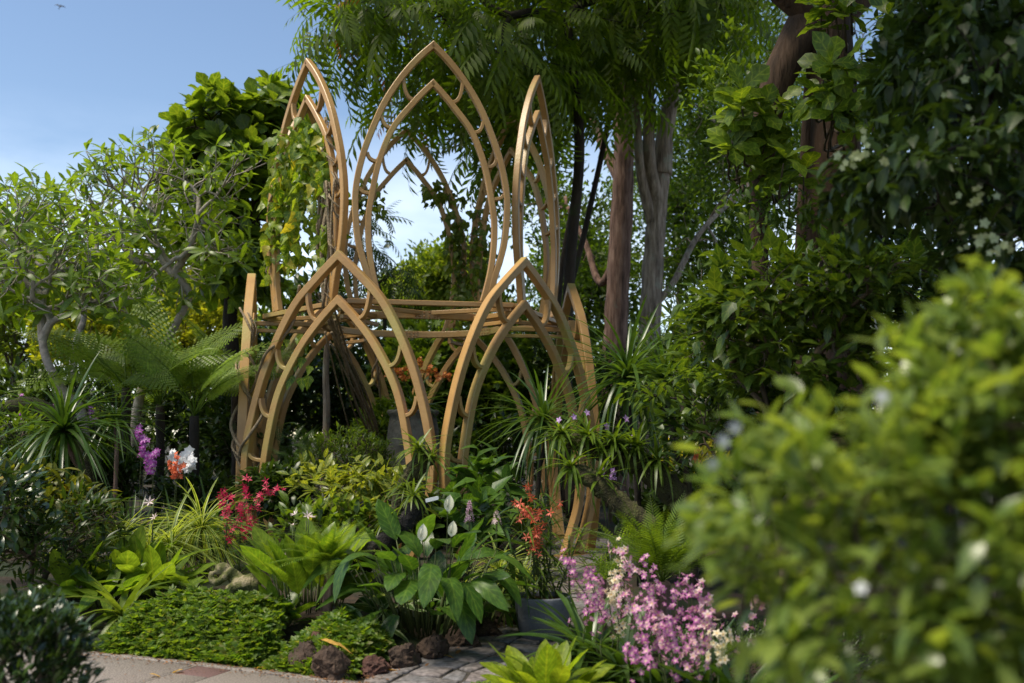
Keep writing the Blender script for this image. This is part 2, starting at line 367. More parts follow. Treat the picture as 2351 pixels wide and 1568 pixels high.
# crazy paving of the side path: cells of a jittered grid
side = T([],[]) 
sp_pts=[]; sv=[]
dense=crv(PATH,6); tg=nrm(np.gradient(dense,axis=0)); nn_=np.stack([tg[:,1],-tg[:,0]],1)
sv=np.vstack([dense-nn_*.45, (dense+nn_*.45)[::-1]]); n=len(dense)
side_path = put('side_path', mesh('side_path', T(np.column_stack([sv, np.full(len(sv),-.008)]), [(i,i+1,2*n-2-i,2*n-1-i)[::-1] for i in range(n-1)])), noisemat('joint_sand',[(.035,.03,.022),(.06,.05,.04)],20,.95,.5)); side_path['kind']='structure'
cum=np.concatenate([[0],np.cumsum(np.linalg.norm(np.diff(dense,axis=0),axis=1))])
def onpath(s,o):
    p=np.array([np.interp(s,cum,dense[:,k]) for k in (0,1)]); q=np.array([np.interp(s,cum,nn_[:,k]) for k in (0,1)]); return p+q*o
rows=int(cum[-1]/.24); grid={}
bounds=[-.44,-.26,-.06,.12,.29,.44]
for i in range(rows+1):
    for k in range(6):
        j=.02 if k in (0,5) else .05
        grid[i,k]=onpath(min(i*.24+rr.uniform(-.05,.05),cum[-1]-.01), bounds[k]+rr.uniform(-j,j))
for i in range(rows):
    k=0
    while k<5:
        step=2 if (rr.random()<.45 and k<4) else 1
        q=[grid[i,k],grid[i,k+step],grid[i+1,k+step],grid[i+1,k]]
        c=np.mean(q,0); q=[c+(p-c)*(1-.022/max(np.linalg.norm(p-c),.05)) for p in q]
        if dpave(np.array(c[0]),np.array(c[1]))>.04:
            put('paving_stone', mesh('paving_stone', slabpiece(q,-.01,rr.uniform(.000,.010),.012)), M_setts, side_path)
        k+=step

# ================================================================ the crown pavilion
CX, CY, TH = -1.356, 14.0, 0.20
M_gold = noisemat('gold_brown_paint', [(.30,.16,.048),(.365,.205,.066),(.41,.245,.085)], 2.2, .42, .12, 40, spec=.55, second=((.36,.29,.08),.9,.54))
M_bolt = noisemat('bolt_paint', [(.28,.12,.03),(.36,.17,.05)], 20, .45, .1)
def bar2d(path, w, dep, ch=.008):
    """sweep a chamfered rectangular section along a 2-D path (t,z): path is the outer edge, section lies to its right"""
    p=np.asarray(path,float); n=len(p); d=np.diff(p,axis=0); d=nrm(d); V=[];U=[]
    sec=[(0,-dep/2+ch),(0,dep/2-ch),(ch,dep/2),(w-ch,dep/2),(w,dep/2-ch),(w,-dep/2+ch),(w-ch,-dep/2),(ch,-dep/2)]
    L_=0
    for i in range(n):
        d0=d[max(i-1,0)]; d1=d[min(i,n-2)]; n0=np.array([d0[1],-d0[0]]); n1=np.array([d1[1],-d1[0]]); m=n0+n1; m=m/max(m@m,1e-6)*2*(1); 
        if i: L_+=np.linalg.norm(p[i]-p[i-1])
        m=m*min(1, 2.6/np.linalg.norm(m))
        for (o,y) in sec:
            q=p[i]+m*o; V.append((q[0],y,q[1])); U.append((L_,o))
    F=[]
    for i in range(n-1):
        for k in range(8):
            k2=(k+1)%8; F.append((i*8+k,(i+1)*8+k,(i+1)*8+k2,i*8+k2))
    F.append(tuple(range(8))); F.append(tuple((n-1)*8+k for k in range(7,-1,-1)))
    return T(V,F,U)
def beam(a,b,w,h,ch=.006):
    a=np.asarray(a,float); b=np.asarray(b,float); d=b-a; Ln=np.linalg.norm(d); d/=Ln; s=nrm(np.cross(d,[0,0,1.])[None])[0]; u=np.cross(s,d)
    sec=[(-w/2+ch,-h/2),(w/2-ch,-h/2),(w/2,-h/2+ch),(w/2,h/2-ch),(w/2-ch,h/2),(-w/2+ch,h/2),(-w/2,h/2-ch),(-w/2,-h/2+ch)]
    V=[a+s*x+u*z for x,z in sec]+[b+s*x+u*z for x,z in sec]; F=[(k,(k+1)%8,8+(k+1)%8,8+k) for k in range(8)]+[tuple(range(7,-1,-1)),tuple(range(8,16))]
    return T(V,F)
def both(prof):   # half profile apex->foot : full path left foot -> apex -> right foot
    h=crv(prof,7); return np.vstack([np.column_stack([-h[::-1,0],h[::-1,1]]), h[1:]])
UP_OUT=[(0,6.50),(.215,6.29),(.41,6.05),(.59,5.77),(.725,5.49),(.90,5.0),(.99,4.5),(.965,4.0),(.90,3.70),(.83,3.48),(.76,3.17)]
UP_IN =[(0,6.0),(.155,5.84),(.30,5.67),(.535,5.35),(.70,4.92),(.79,4.47),(.825,4.20),(.82,3.9),(.785,3.6),(.73,3.35),(.68,3.17)]
LO_OUT=[(0,3.735),(.33,3.43),(.62,3.12),(.87,2.68),(1.06,2.22),(1.20,1.72),(1.272,1.30),(1.262,.87),(1.18,.52),(1.08,.25),(.97,0)]
LO_IN =[(0,3.19),(.29,2.90),(.56,2.55),(.83,2.03),(.975,1.41),(1.02,.98),(.98,.62),(.87,.33),(.72,0)]
def rung(o, i, zo, zi, w, wr=.05, dep=.07):
    xo=float(np.interp(-zo,[-p[1] for p in o],[p[0] for p in o]))-w; xi=float(np.interp(-zi,[-p[1] for p in i],[p[0] for p in i]))
    A=np.array([xo+.012,zo]); B=np.array([xi-.012,zi]); C=np.array([xo-.01,zi+(zo-zi)*.05])
    t=np.linspace(0,1,12)[:,None]; q=(1-t)**2*A+2*t*(1-t)*C+t*t*B; return q
pav = thing('crown_pavilion','gold brown metal garden pavilion shaped like a crown of pointed petal arches','pavilion',(CX,CY,0),rotz=TH)
def petal(name, ang, Rr, O, I, rungs, w, dep):
    po=T(*[None]*0) if False else None
    outer=mesh(name, bar2d(both(crvp(O)), w, dep), smooth=False); a=R(ang)
    o=bpy.data.objects.new(name, outer); COL.objects.link(o); outer.materials.append(M_gold); o.parent=pav
    o.location=(Rr*math.sin(a), -Rr*math.cos(a), 0); o.rotation_euler=(0,0,a)
    return o
def crvp(p): return p
PET={}
def petals(name, angs, Rr, O, I, rungs, w, dep):
    Do=both(O); Di=both(I)
    mo=mesh(name, bar2d(Do,w,dep), smooth=False); mi=mesh('inner_arch', bar2d(Di,w*.94,dep*.92), smooth=False)
    mo.materials.append(M_gold); mi.materials.append(M_gold); mr=[]
    ho=crv(O,7); hi=crv(I,7)
    for zo,zi in rungs:
        q=rung(ho,hi,zo,zi,w)
        mr.append(mesh('rung', bar2d(q,.042,dep*.8,.005), smooth=False)); mr.append(mesh('rung', bar2d(np.column_stack([-q[:,0],q[:,1]])[::-1],.042,dep*.8,.005), smooth=False))
    for m_ in mr: m_.materials.append(M_gold)
    for ang in angs:
        a=R(ang); o=bpy.data.objects.new(name,mo); COL.objects.link(o); o.parent=pav; o.location=(Rr*math.sin(a),-Rr*math.cos(a),0); o.rotation_euler=(0,0,a)
        for nm,mm in [('inner_arch',mi)]+[('rung',x) for x in mr]:
            c=bpy.data.objects.new(nm,mm); COL.objects.link(c); c.parent=o
petals('upper_petal_arch', range(0,360,60), 1.80, UP_OUT, UP_IN, [(5.975,5.70),(5.48,5.32),(5.0,4.88),(4.54,4.47)], .078, .085)
petals('lower_petal_arch', range(30,390,60), 2.27, LO_OUT, LO_IN, [(3.24,2.88),(2.55,2.30),(1.96,1.72),(1.29,1.19)], .092, .115)
def pput(nm,t,m=M_gold,par=None,smooth=False):
    o=bpy.data.objects.new(nm,mesh(nm,t,smooth)); COL.objects.link(o); o.data.materials.append(m); o.parent=par or pav; return o
# ring beam
ringp=[(1.245,3.02),(1.251,3.012),(1.309,3.012),(1.315,3.02),(1.315,3.10),(1.309,3.108),(1.251,3.108),(1.245,3.10),(1.245,3.02)]
ring=pput('ring_beam', lathe(ringp,96))
bolt=T(*(lambda t:(t.V,(t.loops,t.tot)))(lathe([(.0,.012),(.006,.011),(.0105,.007),(.0115,0)],8)))
for k in range(6):
    a=R(60*k)
    seg=[]
    for s in (-1,1):
        rad=1.2805+s*.0375
        pts=[(rad*math.sin(a+t),-rad*math.cos(a+t)) for t in np.linspace(-.13,.13,5)]
        for i in range(4):
            (x0,y0),(x1,y1)=pts[i],pts[i+1]; seg.append(beam((x0,y0,3.06),(x1,y1,3.06),.007,.104,.001))
    pl=pput('splice_plate', join(seg), M_gold, ring)
    bs=[]
    for t in (-.11,-.075,-.025,.025,.075,.11):
        for z in (3.035,3.085):
            for s in (-1,1):
                rad=1.2805+s*.041; d=np.array([math.sin(a+t),-math.cos(a+t),0]); 
                bs.append(frames(np.array([[rad*d[0],rad*d[1],z]]), np.array([[d[1],-d[0],0.]]), np.array([s*d]), 1.0)[0])
    for M_ in bs[::2] if False else bs[1::2]+bs[0::2]:
        pass
    pput('bolts', many(bolt,np.array(bs)), M_bolt, ring)['kind']='stuff'
for k in range(6):
    a0,a1=R(60*k-30),R(60*k+30); rh=1.80/math.cos(R(30))
    c0=np.array([rh*math.sin(a0),-rh*math.cos(a0),3.142]); c1=np.array([rh*math.sin(a1),-rh*math.cos(a1),3.142]); dd=(c1-c0)*.004
    pput('hexagon_beam', beam(c0+dd,c1-dd,.085,.062))
    am=R(60*k); rp_=np.array([1.30*math.sin(am),-1.30*math.cos(am),3.085])
    tg_=np.array([math.cos(am),math.sin(am),0])
    pput('diagonal_beam', beam(rp_-tg_*.07,c0+(rp_-c0)*.05-np.array([0,0,.040]),.05,.055)); pput('diagonal_beam', beam(rp_+tg_*.07,c1+(rp_-c1)*.05-np.array([0,0,.040]),.05,.055))
    ap=R(60*k+30); d=np.array([math.sin(ap),-math.cos(ap),0])
    pput('radial_beam', beam(d*1.31+np.array([0,0,3.045]), d*2.26+np.array([0,0,3.045]),.06,.062))
    pput('radial_beam', beam(d*1.24+np.array([0,0,2.945]), d*2.20+np.array([0,0,2.945]),.05,.05))
    # small foot plates of each lower petal
    for s in (-1,1):
        t_=np.array([math.cos(ap),math.sin(ap),0]); c=d*2.27+t_*s*.83+np.array([0,0,.004])
        pput('foot_plate', beam(c-t_*.28,c+t_*.28,.2,.02))

# ================================================================ plant kit
def rnd(a,b,n=None): return RNG.uniform(a,b,n)
def rdir(n):
    return nrm(RNG.normal(size=(n,3)))
CAMP = np.array([0,0,CAM_H])
MESHCACHE = {}
def tmesh(t, m, nm='leaf'):
    k=(id(t),m.name)
    if k not in MESHCACHE:
        me=mesh(nm,t); me.materials.append(m); MESHCACHE[k]=(me,t)
    return MESHCACHE[k][0]
def place(name, t, M, m, parent):
    """one object per matrix, sharing the mesh of template t"""
    me=tmesh(t,m,name); off=Vector(parent.location); p=parent.parent
    while p is not None: off+=Vector(p.location); p=p.parent
    for A in M:
        o=bpy.data.objects.new(name,me); COL.objects.link(o); o.parent=parent
        B=Matrix([list(A[0]),list(A[1]),list(A[2]),[0,0,0,1]]); B.translation=B.translation-off; o.matrix_local=B
def foliage(root, temps, M, m, singles=0, name='foliage', leafname='leaf'):
    k=len(M)
    if k==0: return
    which=RNG.integers(0,len(temps),k)
    if singles:
        sc=np.linalg.norm(M[:,:,0],axis=1)/np.linalg.norm(M[:,:,3]-CAMP,axis=1)**1.5*rnd(.9,1.1,k); order=np.argsort(-sc); s=order[:singles]; rest=order[singles:]
    else: s=[]; rest=np.arange(k)
    for i,t in enumerate(temps):
        idx=[j for j in s if which[j]==i]
        if idx: place(leafname,t,M[idx],m,root)
    ts=[many(COARSE.get(id(t),t),M[rest][which[rest]==i]) for i,t in enumerate(temps) if (which[rest]==i).any()]
    if ts: put(name,mesh(name,join(ts)),m,root,kind='stuff')
def grow(p0, tg, d0, rtip, out, tips, pw=.43, frac=.42, wob=.06, sides=5, rmax=None):
    n=len(tg); r=rtip*n**pw
    if rmax: r=min(r,rmax)
    if n==1:
        L_=np.linalg.norm(tg[0]-p0); q=np.array([p0,p0+d0*L_*.35,tg[0]]); t=np.linspace(0,1,5)[:,None]; c=(1-t)**2*q[0]+2*t*(1-t)*q[1]+t*t*q[2]
        out.append(tube(c,np.linspace(r,rtip*.75,5),max(3,sides-1))); tips.append((tg[0],nrm((c[-1]-c[-2])[None])[0])); return
    c=tg.mean(0); L_=np.linalg.norm(c-p0)
    e=p0+(c-p0)*frac+RNG.normal(size=3)*L_*wob
    q=np.array([p0,p0+d0*L_*frac*.45,e]); t=np.linspace(0,1,6)[:,None]; cc=(1-t)**2*q[0]+2*t*(1-t)*q[1]+t*t*q[2]
    d=nrm((cc[-1]-cc[-2])[None])[0]
    dev=tg-c; u,s_,vt=np.linalg.svd(dev,full_matrices=False); ax=vt[0]+RNG.normal(size=3)*.25
    pr=dev@ax; o=np.argsort(pr); k=int(np.clip(round(n*rnd(.36,.64)),1,n-1)); A,B=tg[o[:k]],tg[o[k:]]
    re=max(rtip*max(len(A),len(B))**pw,rtip)
    out.append(tube(cc,np.linspace(r,min(re*1.05,r),6),sides if n>6 else max(4,sides-2),cap=False))
    for G_ in (A,B):
        grow(e,G_,nrm((d*.6+nrm((G_.mean(0)-e)[None])[0]*.7)[None])[0],rtip,out,tips,pw,frac,wob,sides,rmax)
def ell(c, r, n, shell=.55, zmin=-1.0, front=0):
    """n points in an ellipsoid, crowded towards its skin"""
    d=rdir(n*3); d=d[d[:,2]>zmin][:n]
    if front: pass
    rad=(1-shell*rnd(0,1,len(d))**1.6)
    return np.asarray(c)+d*rad[:,None]*np.asarray(r), d
def scatter_leaves(cent, outd, per, size, spread, up=.5, out=.7, jit=.6, droop=0.0, nj=.45, svar=.3):
    """per leaves about each centre: pointing outwards, faces towards the sky"""
    k=len(cent)*per; c=np.repeat(cent,per,0); o=np.repeat(outd,per,0)
    d=nrm(o*out+rdir(k)*jit+np.array([0,0,up-droop])); pos=c+rdir(k)*spread*rnd(.2,1,k)[:,None]
    n=nrm(np.array([0,0,1.])+rdir(k)*nj+o*.25)
    return frames(pos,d,n,size*rnd(1-svar,1+svar,k))
def rosette(pos, axis, k, size, e0=.2, e1=.9, svar=.2, wid=None):
    """k leaves round each axis; elevation from e0 (flat) to e1 rad above the plane"""
    Ms=[]
    for p,a in zip(pos,axis):
        a=nrm(np.asarray(a)[None])[0]; b=nrm(np.cross(a,[.3,.9,.2])[None])[0]; c=np.cross(a,b)
        th=np.arange(k)*2.39996+rnd(0,6.3); el=np.linspace(e0,e1,k)+rnd(-.12,.12,k)
        d=(np.cos(th)[:,None]*b+np.sin(th)[:,None]*c)*np.cos(el)[:,None]+a*np.sin(el)[:,None]
        Ms.append(frames(np.repeat(np.asarray(p)[None],k,0)+d*.01,d,a[None]+0*d+1e-3,size*rnd(1-svar,1+svar,k)))
    return np.concatenate(Ms)
def stems(root, base, targets, rtip, m, trunk=None, name='stem', sides=5, pw=.43, frac=.42, rmax=None):
    out=[];tips=[]; base=np.asarray(base,float)
    p0=base; d0=np.array([0,0,1.])
    if trunk is not None:
        c=crv(trunk,6); r0=rtip*len(targets)**pw
        if rmax: r0=min(r0,rmax)
        rad=np.linspace(r0*1.35,r0,len(c)); rad[:3]*=np.array([1.35,1.18,1.06]); out.append(tube(c,rad,max(sides+3,8))); p0=c[-1]; d0=nrm((c[-1]-c[-2])[None])[0]
    grow(p0,np.asarray(targets),d0,rtip,out,tips,pw=pw,frac=frac,sides=sides,rmax=rmax)
    put(name,mesh(name,join(out)),m,root); return tips

# ---- leaf templates
L_oval=[leaf(.42,'oval',5,2,.10,d,wave=.10) for d in (.12,.3,.5)]
L_ovals=[leaf(.44,'oval',3,1,.10,d) for d in (.1,.35)]
L_big=[leaf(.47,'oval',7,3,.07,d,curl=.1,wave=.12,twist=tw) for d,tw in ((.15,.2),(.4,-.3),(.7,.3),(1.0,-.2))]
L_ging=[leaf(.38,'oval',7,2,.10,d,wave=.08,twist=tw) for d,tw in ((.05,.25),(.2,-.3),(.45,.2),(.75,-.2))]
L_lance=[leaf(.22,'lance',5,1,.10,d) for d in (.1,.35,.6)]
L_fran=[leaf(.27,'obov',5,1,.10,d) for d in (.05,.2,.45)]
L_fid=[leaf(.66,'fiddle',6,2,.06,d,wave=.18) for d in (.1,.3,.55)]
L_heart=[leaf(.80,'heart',4,2,.10,d,pet=.0) for d in (.15,.4,.6)]
L_strap=[leaf(.055,'strap',9,1,.18,d,twist=tw) for d,tw in ((.15,.2),(.45,-.3),(.8,.3),(1.25,-.3))]
L_arch=[leaf(.05,'strap',10,1,.18,d,twist=tw) for d,tw in ((.6,.2),(1.0,-.3),(1.4,.3),(1.8,-.2))]
L_strapw=[leaf(.13,'strap',8,1,.16,d,twist=tw) for d,tw in ((.2,.2),(.5,-.3),(.9,.3),(1.2,.1))]
L_tiny=[tiny(.5,.1),tiny(.42,.18)]
L_small=[leaf(.45,'oval',2,1,.10,.2),leaf(.34,'oval',2,1,.12,.4)]
# cheaper forms of the same leaves for merged masses
COARSE={}
for i_,t_ in enumerate(L_oval): COARSE[id(t_)]=leaf(.42,'oval',3,1,.10,(.12,.3,.5)[i_])
for i_,t_ in enumerate(L_lance): COARSE[id(t_)]=leaf(.22,'lance',3,1,.10,(.1,.35,.6)[i_])
for i_,t_ in enumerate(L_heart): COARSE[id(t_)]=leaf(.80,'heart',3,1,.10,(.15,.4,.6)[i_])
for i_,t_ in enumerate(L_fid): COARSE[id(t_)]=leaf(.66,'fiddle',5,1,.06,(.1,.3,.55)[i_])
def serrate_palm():
    """palmately lobed leaf"""
    V=[(0,0,0)];U=[(0,.5)]; n=7; F=[]
    for k in range(n*2+1):
        a=R(-150+300*k/(n*2)); r=(1.0 if k%2 else .55)*(1-.25*abs(a)/2.6)
        V.append((.25+.75*r*math.cos(a)*.9, .75*r*math.sin(a)*.9, -.12*r*r+(.03 if k%2 else 0))); U.append((r,.5+.5*math.sin(a)))
    V[0]=(.25,0,.03)
    for k in range(n*2): F.append((0,1+k,2+k))
    return T(V,F,U)
L_palm=[serrate_palm()]
def maple():
    V=[(0,0,0)];U=[(0,.5)];F=[]
    rs=[.35,.62,.42,.85,.5,1.0,.5,.85,.42,.62,.35]; an=[-140,-105,-75,-50,-22,0,22,50,75,105,140]
    for r,a in zip(rs,an): a=R(a); V.append((.15+.85*r*math.cos(a),.85*r*math.sin(a),-.18*r*r)); U.append((r,.5+.5*math.sin(a)))
    V[0]=(.18,0,.02)
    for k in range(len(rs)-1): F.append((0,1+k,2+k))
    return T(V,F,U)
L_maple=[maple()]
def frond(pairs=16, W=.5, pin=.10, droop=.4, shape='lance', start=.12, ang=62, taper=lambda t: np.sin(np.pi*min(1,(t+.12)/1.12)**.8)**.8, hang=.15, ns=2, rach=.006, comb=0, pcols=1):
    parts=[]; ts=np.linspace(0,1,7); rc=np.column_stack([ts*(1-.2*droop*ts), 0*ts, -droop*ts*ts]); parts.append(tube(rc,np.linspace(rach,rach*.3,7),3,cap=False))
    lf=leaf(pin/W*2,shape,ns,pcols,.06,.2)
    if comb:
        sub=[]; cs=np.linspace(.05,.97,comb); hw=pin/W*2
        for c in cs:
            w=hw*.5*math.sin(math.pi*min(1,(c+.25)/1.25)**1.0)**.7+.02
            for s in (-1,1):
                sub.append(T([(c-.38/comb,0,0),(c-.20/comb,s*w*.95,-.03),(c+.34/comb,s*w,-.04),(c+.42/comb,0,0)],[(0,1,2,3) if s<0 else (3,2,1,0)],[(c,.5),(c,.5+.5*s),(c,.5+.5*s),(c,.5)]))
        lf=join(sub)
    Ms=[]
    for i,t in enumerate(np.linspace(start,.985,pairs)):
        p=np.array([np.interp(t,ts,rc[:,k]) for k in range(3)]); tg=np.array([1-.4*droop*t,0,-2*droop*t]); tg/=np.linalg.norm(tg)
        a=R(ang-22*t); ln=W/2*max(taper(t),.06)
        for s in (-1,1):
            d=tg*math.cos(a)+np.array([0,s*math.sin(a),-hang]); upv=np.array([2*droop*t,0,1.0]); Ms.append(frames(p[None],d[None],upv[None],np.array([[ln,ln,ln]]))[0])
    parts.append(many(lf,np.array(Ms))); return join(parts)
F_pinn=[frond(7,.66,.085,d,'obov',.18,58,hang=.45,ns=2,taper=lambda t:.8+.2*math.sin(3.1*t)) for d in (.15,.4,.7)]
F_fern=[frond(16,.50,.066,d,comb=8,ang=72,hang=.12,start=.34,rach=.008) for d in (.3,.55,.8)]
F_cyc=[frond(26,.40,.026,d,ang=62,hang=-.08,start=.12,ns=3) for d in (.15,.4,.65)]
F_soft=[frond(13,.34,.05,d,ang=70,hang=.0,start=.06,comb=3) for d in (.2,.5,.8)]
def sprig():
    return frond(5,.62,.17,.35,ang=55,hang=.0,start=.2,ns=1,rach=.012,shape='oval')
F_sel=[tiny(.5,.1)]
def flower(n=5, W=.5, cup=.25, lip=None, ns=2, shape='oval'):
    parts=[]; lf=leaf(W,shape,ns,1,.05,-cup*.0+.1)
    for k in range(n):
        a=2*math.pi*k/n+math.pi/2; d=np.array([math.cos(a),math.sin(a),cup]); parts.append(xf(lf,frames(np.zeros((1,3)),d[None],np.array([[-cup*math.cos(a),-cup*math.sin(a),1.]]),.5)[0]))
    if lip: parts.append(xf(leaf(lip,'obov',2,1,-.1,.3),frames(np.array([[0,0,.05]]),np.array([[0,-.8,.6]]),np.array([[0,.6,.8]]),.36)[0]))
    return join(parts)
FL_orch=flower(5,.62,.18,.9); FL_thin=flower(5,.26,.35,.4); FL_star=flower(6,.28,.55,None); FL_round=flower(5,.85,.12,.5)

# ---- materials
G=lambda r,g,b:(r,g,b)
M_bark_grey=noisemat('bark_grey',[(.05,.036,.028),(.25,.195,.15),(.46,.38,.31)],13,.9,1.0,30,stretch=(1,1,.14),second=((.26,.27,.21),3.2,.58))
M_bark_red=noisemat('bark_red',[(.03,.017,.012),(.155,.09,.066),(.29,.19,.145)],13,.92,1.0,30,stretch=(1,1,.14),second=((.16,.14,.11),3.0,.62))
M_bark_dark=noisemat('bark_dark',[(.012,.009,.007),(.045,.032,.022)],5,.9,.9,18,stretch=(1,1,.35),second=((.03,.045,.012),3,.58))
M_bark_fran=noisemat('bark_frangipani',[(.13,.11,.09),(.30,.26,.22),(.42,.38,.33)],7,.8,.5,22,second=((.12,.13,.08),4,.6))
M_stem=noisemat('green_stem',[(.04,.06,.015),(.09,.11,.03)],10,.6,.1)
M_twig=noisemat('twig',[(.05,.04,.025),(.11,.08,.05)],10,.85,.4)
M_black=noisemat('charred_fibre_log',[(.004,.004,.004),(.018,.016,.016),(.04,.035,.033)],16,.95,1.0,60)
M_moss=noisemat('mossy_log',[(.018,.014,.009),(.05,.045,.016),(.07,.085,.02)],14,.95,1.0,50)
M_vine=noisemat('vine_bark',[(.10,.075,.045),(.22,.165,.10),(.28,.22,.14)],12,.9,.7,40)
lm=leafmat
M_fran=lm('frangipani_leaf',(.055,.115,.016),(.10,.185,.028),.45,.36,.30)
M_fid=lm('fiddle_leaf',(.048,.10,.016),(.11,.19,.028),.40,.38,.28,freq=7)
M_can=lm('canopy_leaf',(.045,.085,.010),(.095,.15,.016),.52,.5,.2,tcol=(2.4,2.7,.6))
M_can2=lm('canopy_new_leaf',(.30,.10,.03),(.24,.17,.04),.5,.5,.1,tcol=(1.6,1.2,.9))
M_fine=lm('fine_leaf',(.025,.055,.012),(.065,.115,.02),.48,.5,0,tcol=(2.4,2.5,.7))
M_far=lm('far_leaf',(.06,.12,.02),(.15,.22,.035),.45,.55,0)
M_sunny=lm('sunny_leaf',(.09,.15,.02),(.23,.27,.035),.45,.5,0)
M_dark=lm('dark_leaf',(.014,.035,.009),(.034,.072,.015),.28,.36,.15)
M_gloss=lm('glossy_leaf',(.012,.035,.014),(.035,.075,.026),.18,.26,.15,spec=.7)
M_mid=lm('mid_leaf',(.035,.08,.013),(.075,.14,.022),.38,.38,.25)
M_hib=lm('hibiscus_leaf',(.034,.078,.013),(.072,.13,.024),.36,.36,.35,freq=6)
M_near=lm('near_bush_leaf',(.052,.115,.028),(.14,.215,.07),.38,.30,.3,freq=7,spec=.6)
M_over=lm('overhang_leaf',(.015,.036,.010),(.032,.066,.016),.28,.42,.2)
M_vleaf=lm('vine_leaf',(.06,.135,.018),(.14,.22,.034),.42,.40,.4,freq=6,tip=(.30,.26,.03))
M_vleaf2=lm('vine_leaf_dark',(.045,.09,.016),(.10,.16,.03),.42,.42,.3,freq=6)
M_strap=lm('strap_leaf',(.022,.06,.014),(.05,.105,.024),.30,.33,0,spec=.6)
M_strapl=lm('strap_leaf_light',(.055,.11,.02),(.11,.17,.035),.35,.38,0)
M_varieg=lm('variegated_strap',(.05,.115,.02),(.09,.16,.03),.38,.42,0,stripe=(.20,.34,(.36,.41,.12)))
M_ging=lm('ginger_leaf',(.05,.12,.018),(.105,.185,.03),.45,.32,.25,freq=20)
M_peace=lm('peace_lily_leaf',(.022,.066,.014),(.05,.12,.024),.32,.36,.28,freq=13,spec=.5)
M_bright=lm('bright_plant_leaf',(.09,.17,.022),(.17,.25,.032),.45,.33,.2)
M_cycad=lm('cycad_leaf',(.07,.15,.018),(.14,.22,.03),.42,.4,0)
M_fern=lm('tree_fern_leaf',(.085,.165,.022),(.14,.23,.036),.45,.45,0)
M_pale=lm('pale_variegated_leaf',(.06,.115,.025),(.15,.20,.05),.4,.36,.5,freq=8)
M_sel=lm('selaginella',(.05,.12,.018),(.12,.20,.032),.4,.5,0,tip=(.15,.16,.04))
M_yel=lm('yellowing_leaf',(.035,.06,.012),(.09,.115,.02),.35,.42,.3,tip=(.26,.19,.03))
M_agl=lm('silver_banded_leaf',(.035,.09,.03),(.06,.12,.04),.3,.33,0,stripe=(.24,.36,(.30,.36,.20)))
M_croton=lm('croton_leaf',(.10,.15,.025),(.20,.21,.035),.5,.38,.3)
pm=petalmat
M_red=pm('crimson_petal',(.55,.012,.07),(.75,.03,.12)); M_purple=pm('magenta_petal',(.38,.06,.40),(.58,.16,.56),centre=(.7,.5,.7)); M_white=pm('white_petal',(.75,.75,.78),(.85,.85,.86))
M_orange=pm('orange_petal',(.75,.12,.05),(.82,.24,.10)); M_orange2=pm('coral_petal',(.70,.10,.04),(.80,.20,.12)); M_urnfl=pm('rust_petal',(.50,.09,.02),(.70,.22,.04),centre=(.75,.5,.08))
M_pinkw=pm('pink_white_petal',(.50,.10,.36),(.80,.62,.60),centre=(.70,.48,.24)); M_cream=pm('cream_petal',(.75,.65,.42),(.80,.72,.58),centre=(.7,.45,.15)); M_pinkd=pm('mauve_petal',(.42,.07,.33),(.66,.30,.50),centre=(.78,.62,.42))
M_lilac=pm('lilac_petal',(.50,.28,.62),(.64,.42,.72)); M_spathe=pm('ivory_spathe',(.74,.73,.55),(.80,.78,.64)); M_pinkst=pm('blush_petal',(.76,.56,.56),(.82,.68,.66)); M_blue=pm('violet_petal',(.16,.07,.50),(.25,.12,.62)); M_gr_white=pm('greenish_white_petal',(.38,.44,.20),(.55,.60,.36))

# ---- builders
def shrub(name,label,cat,base,vols,ncl,per,temps,size,m,singles=0,group=None,spread=None,rtip=.004,wood=None,up=.35,out=.7,jit=.65,droop=0.,zmin=-.5,shell=.55,nj=.45,stemname='stem',folname='foliage',trunk=None,rmax=None,sides=5,stem_frac=1.0,pw=.43,frac=.42):
    base=np.asarray(base,float); root=thing(name,label,cat,base,group)
    tot=sum(np.prod(r)**(1/1.5) for c,r in vols); C=[];D=[]
    for c,r in vols:
        k=max(3,int(ncl*np.prod(r)**(1/1.5)/tot)); p,d=ell(c,r,k,shell,zmin); C.append(p); D.append(d)
    C=np.concatenate(C); D=np.concatenate(D); keep=C[:,2]>ground_h(C[:,0],C[:,1])+.03; C=C[keep]; D=D[keep]
    nst=max(2,int(len(C)*stem_frac)); stems(root,base,C[RNG.permutation(len(C))[:nst]],rtip,wood or M_twig,trunk,stemname,sides,pw=pw,frac=frac,rmax=rmax)
    foliage(root,temps,scatter_leaves(C,D,per,size,spread or size*.9,up,out,jit,droop,nj),m,singles,folname)
    return root
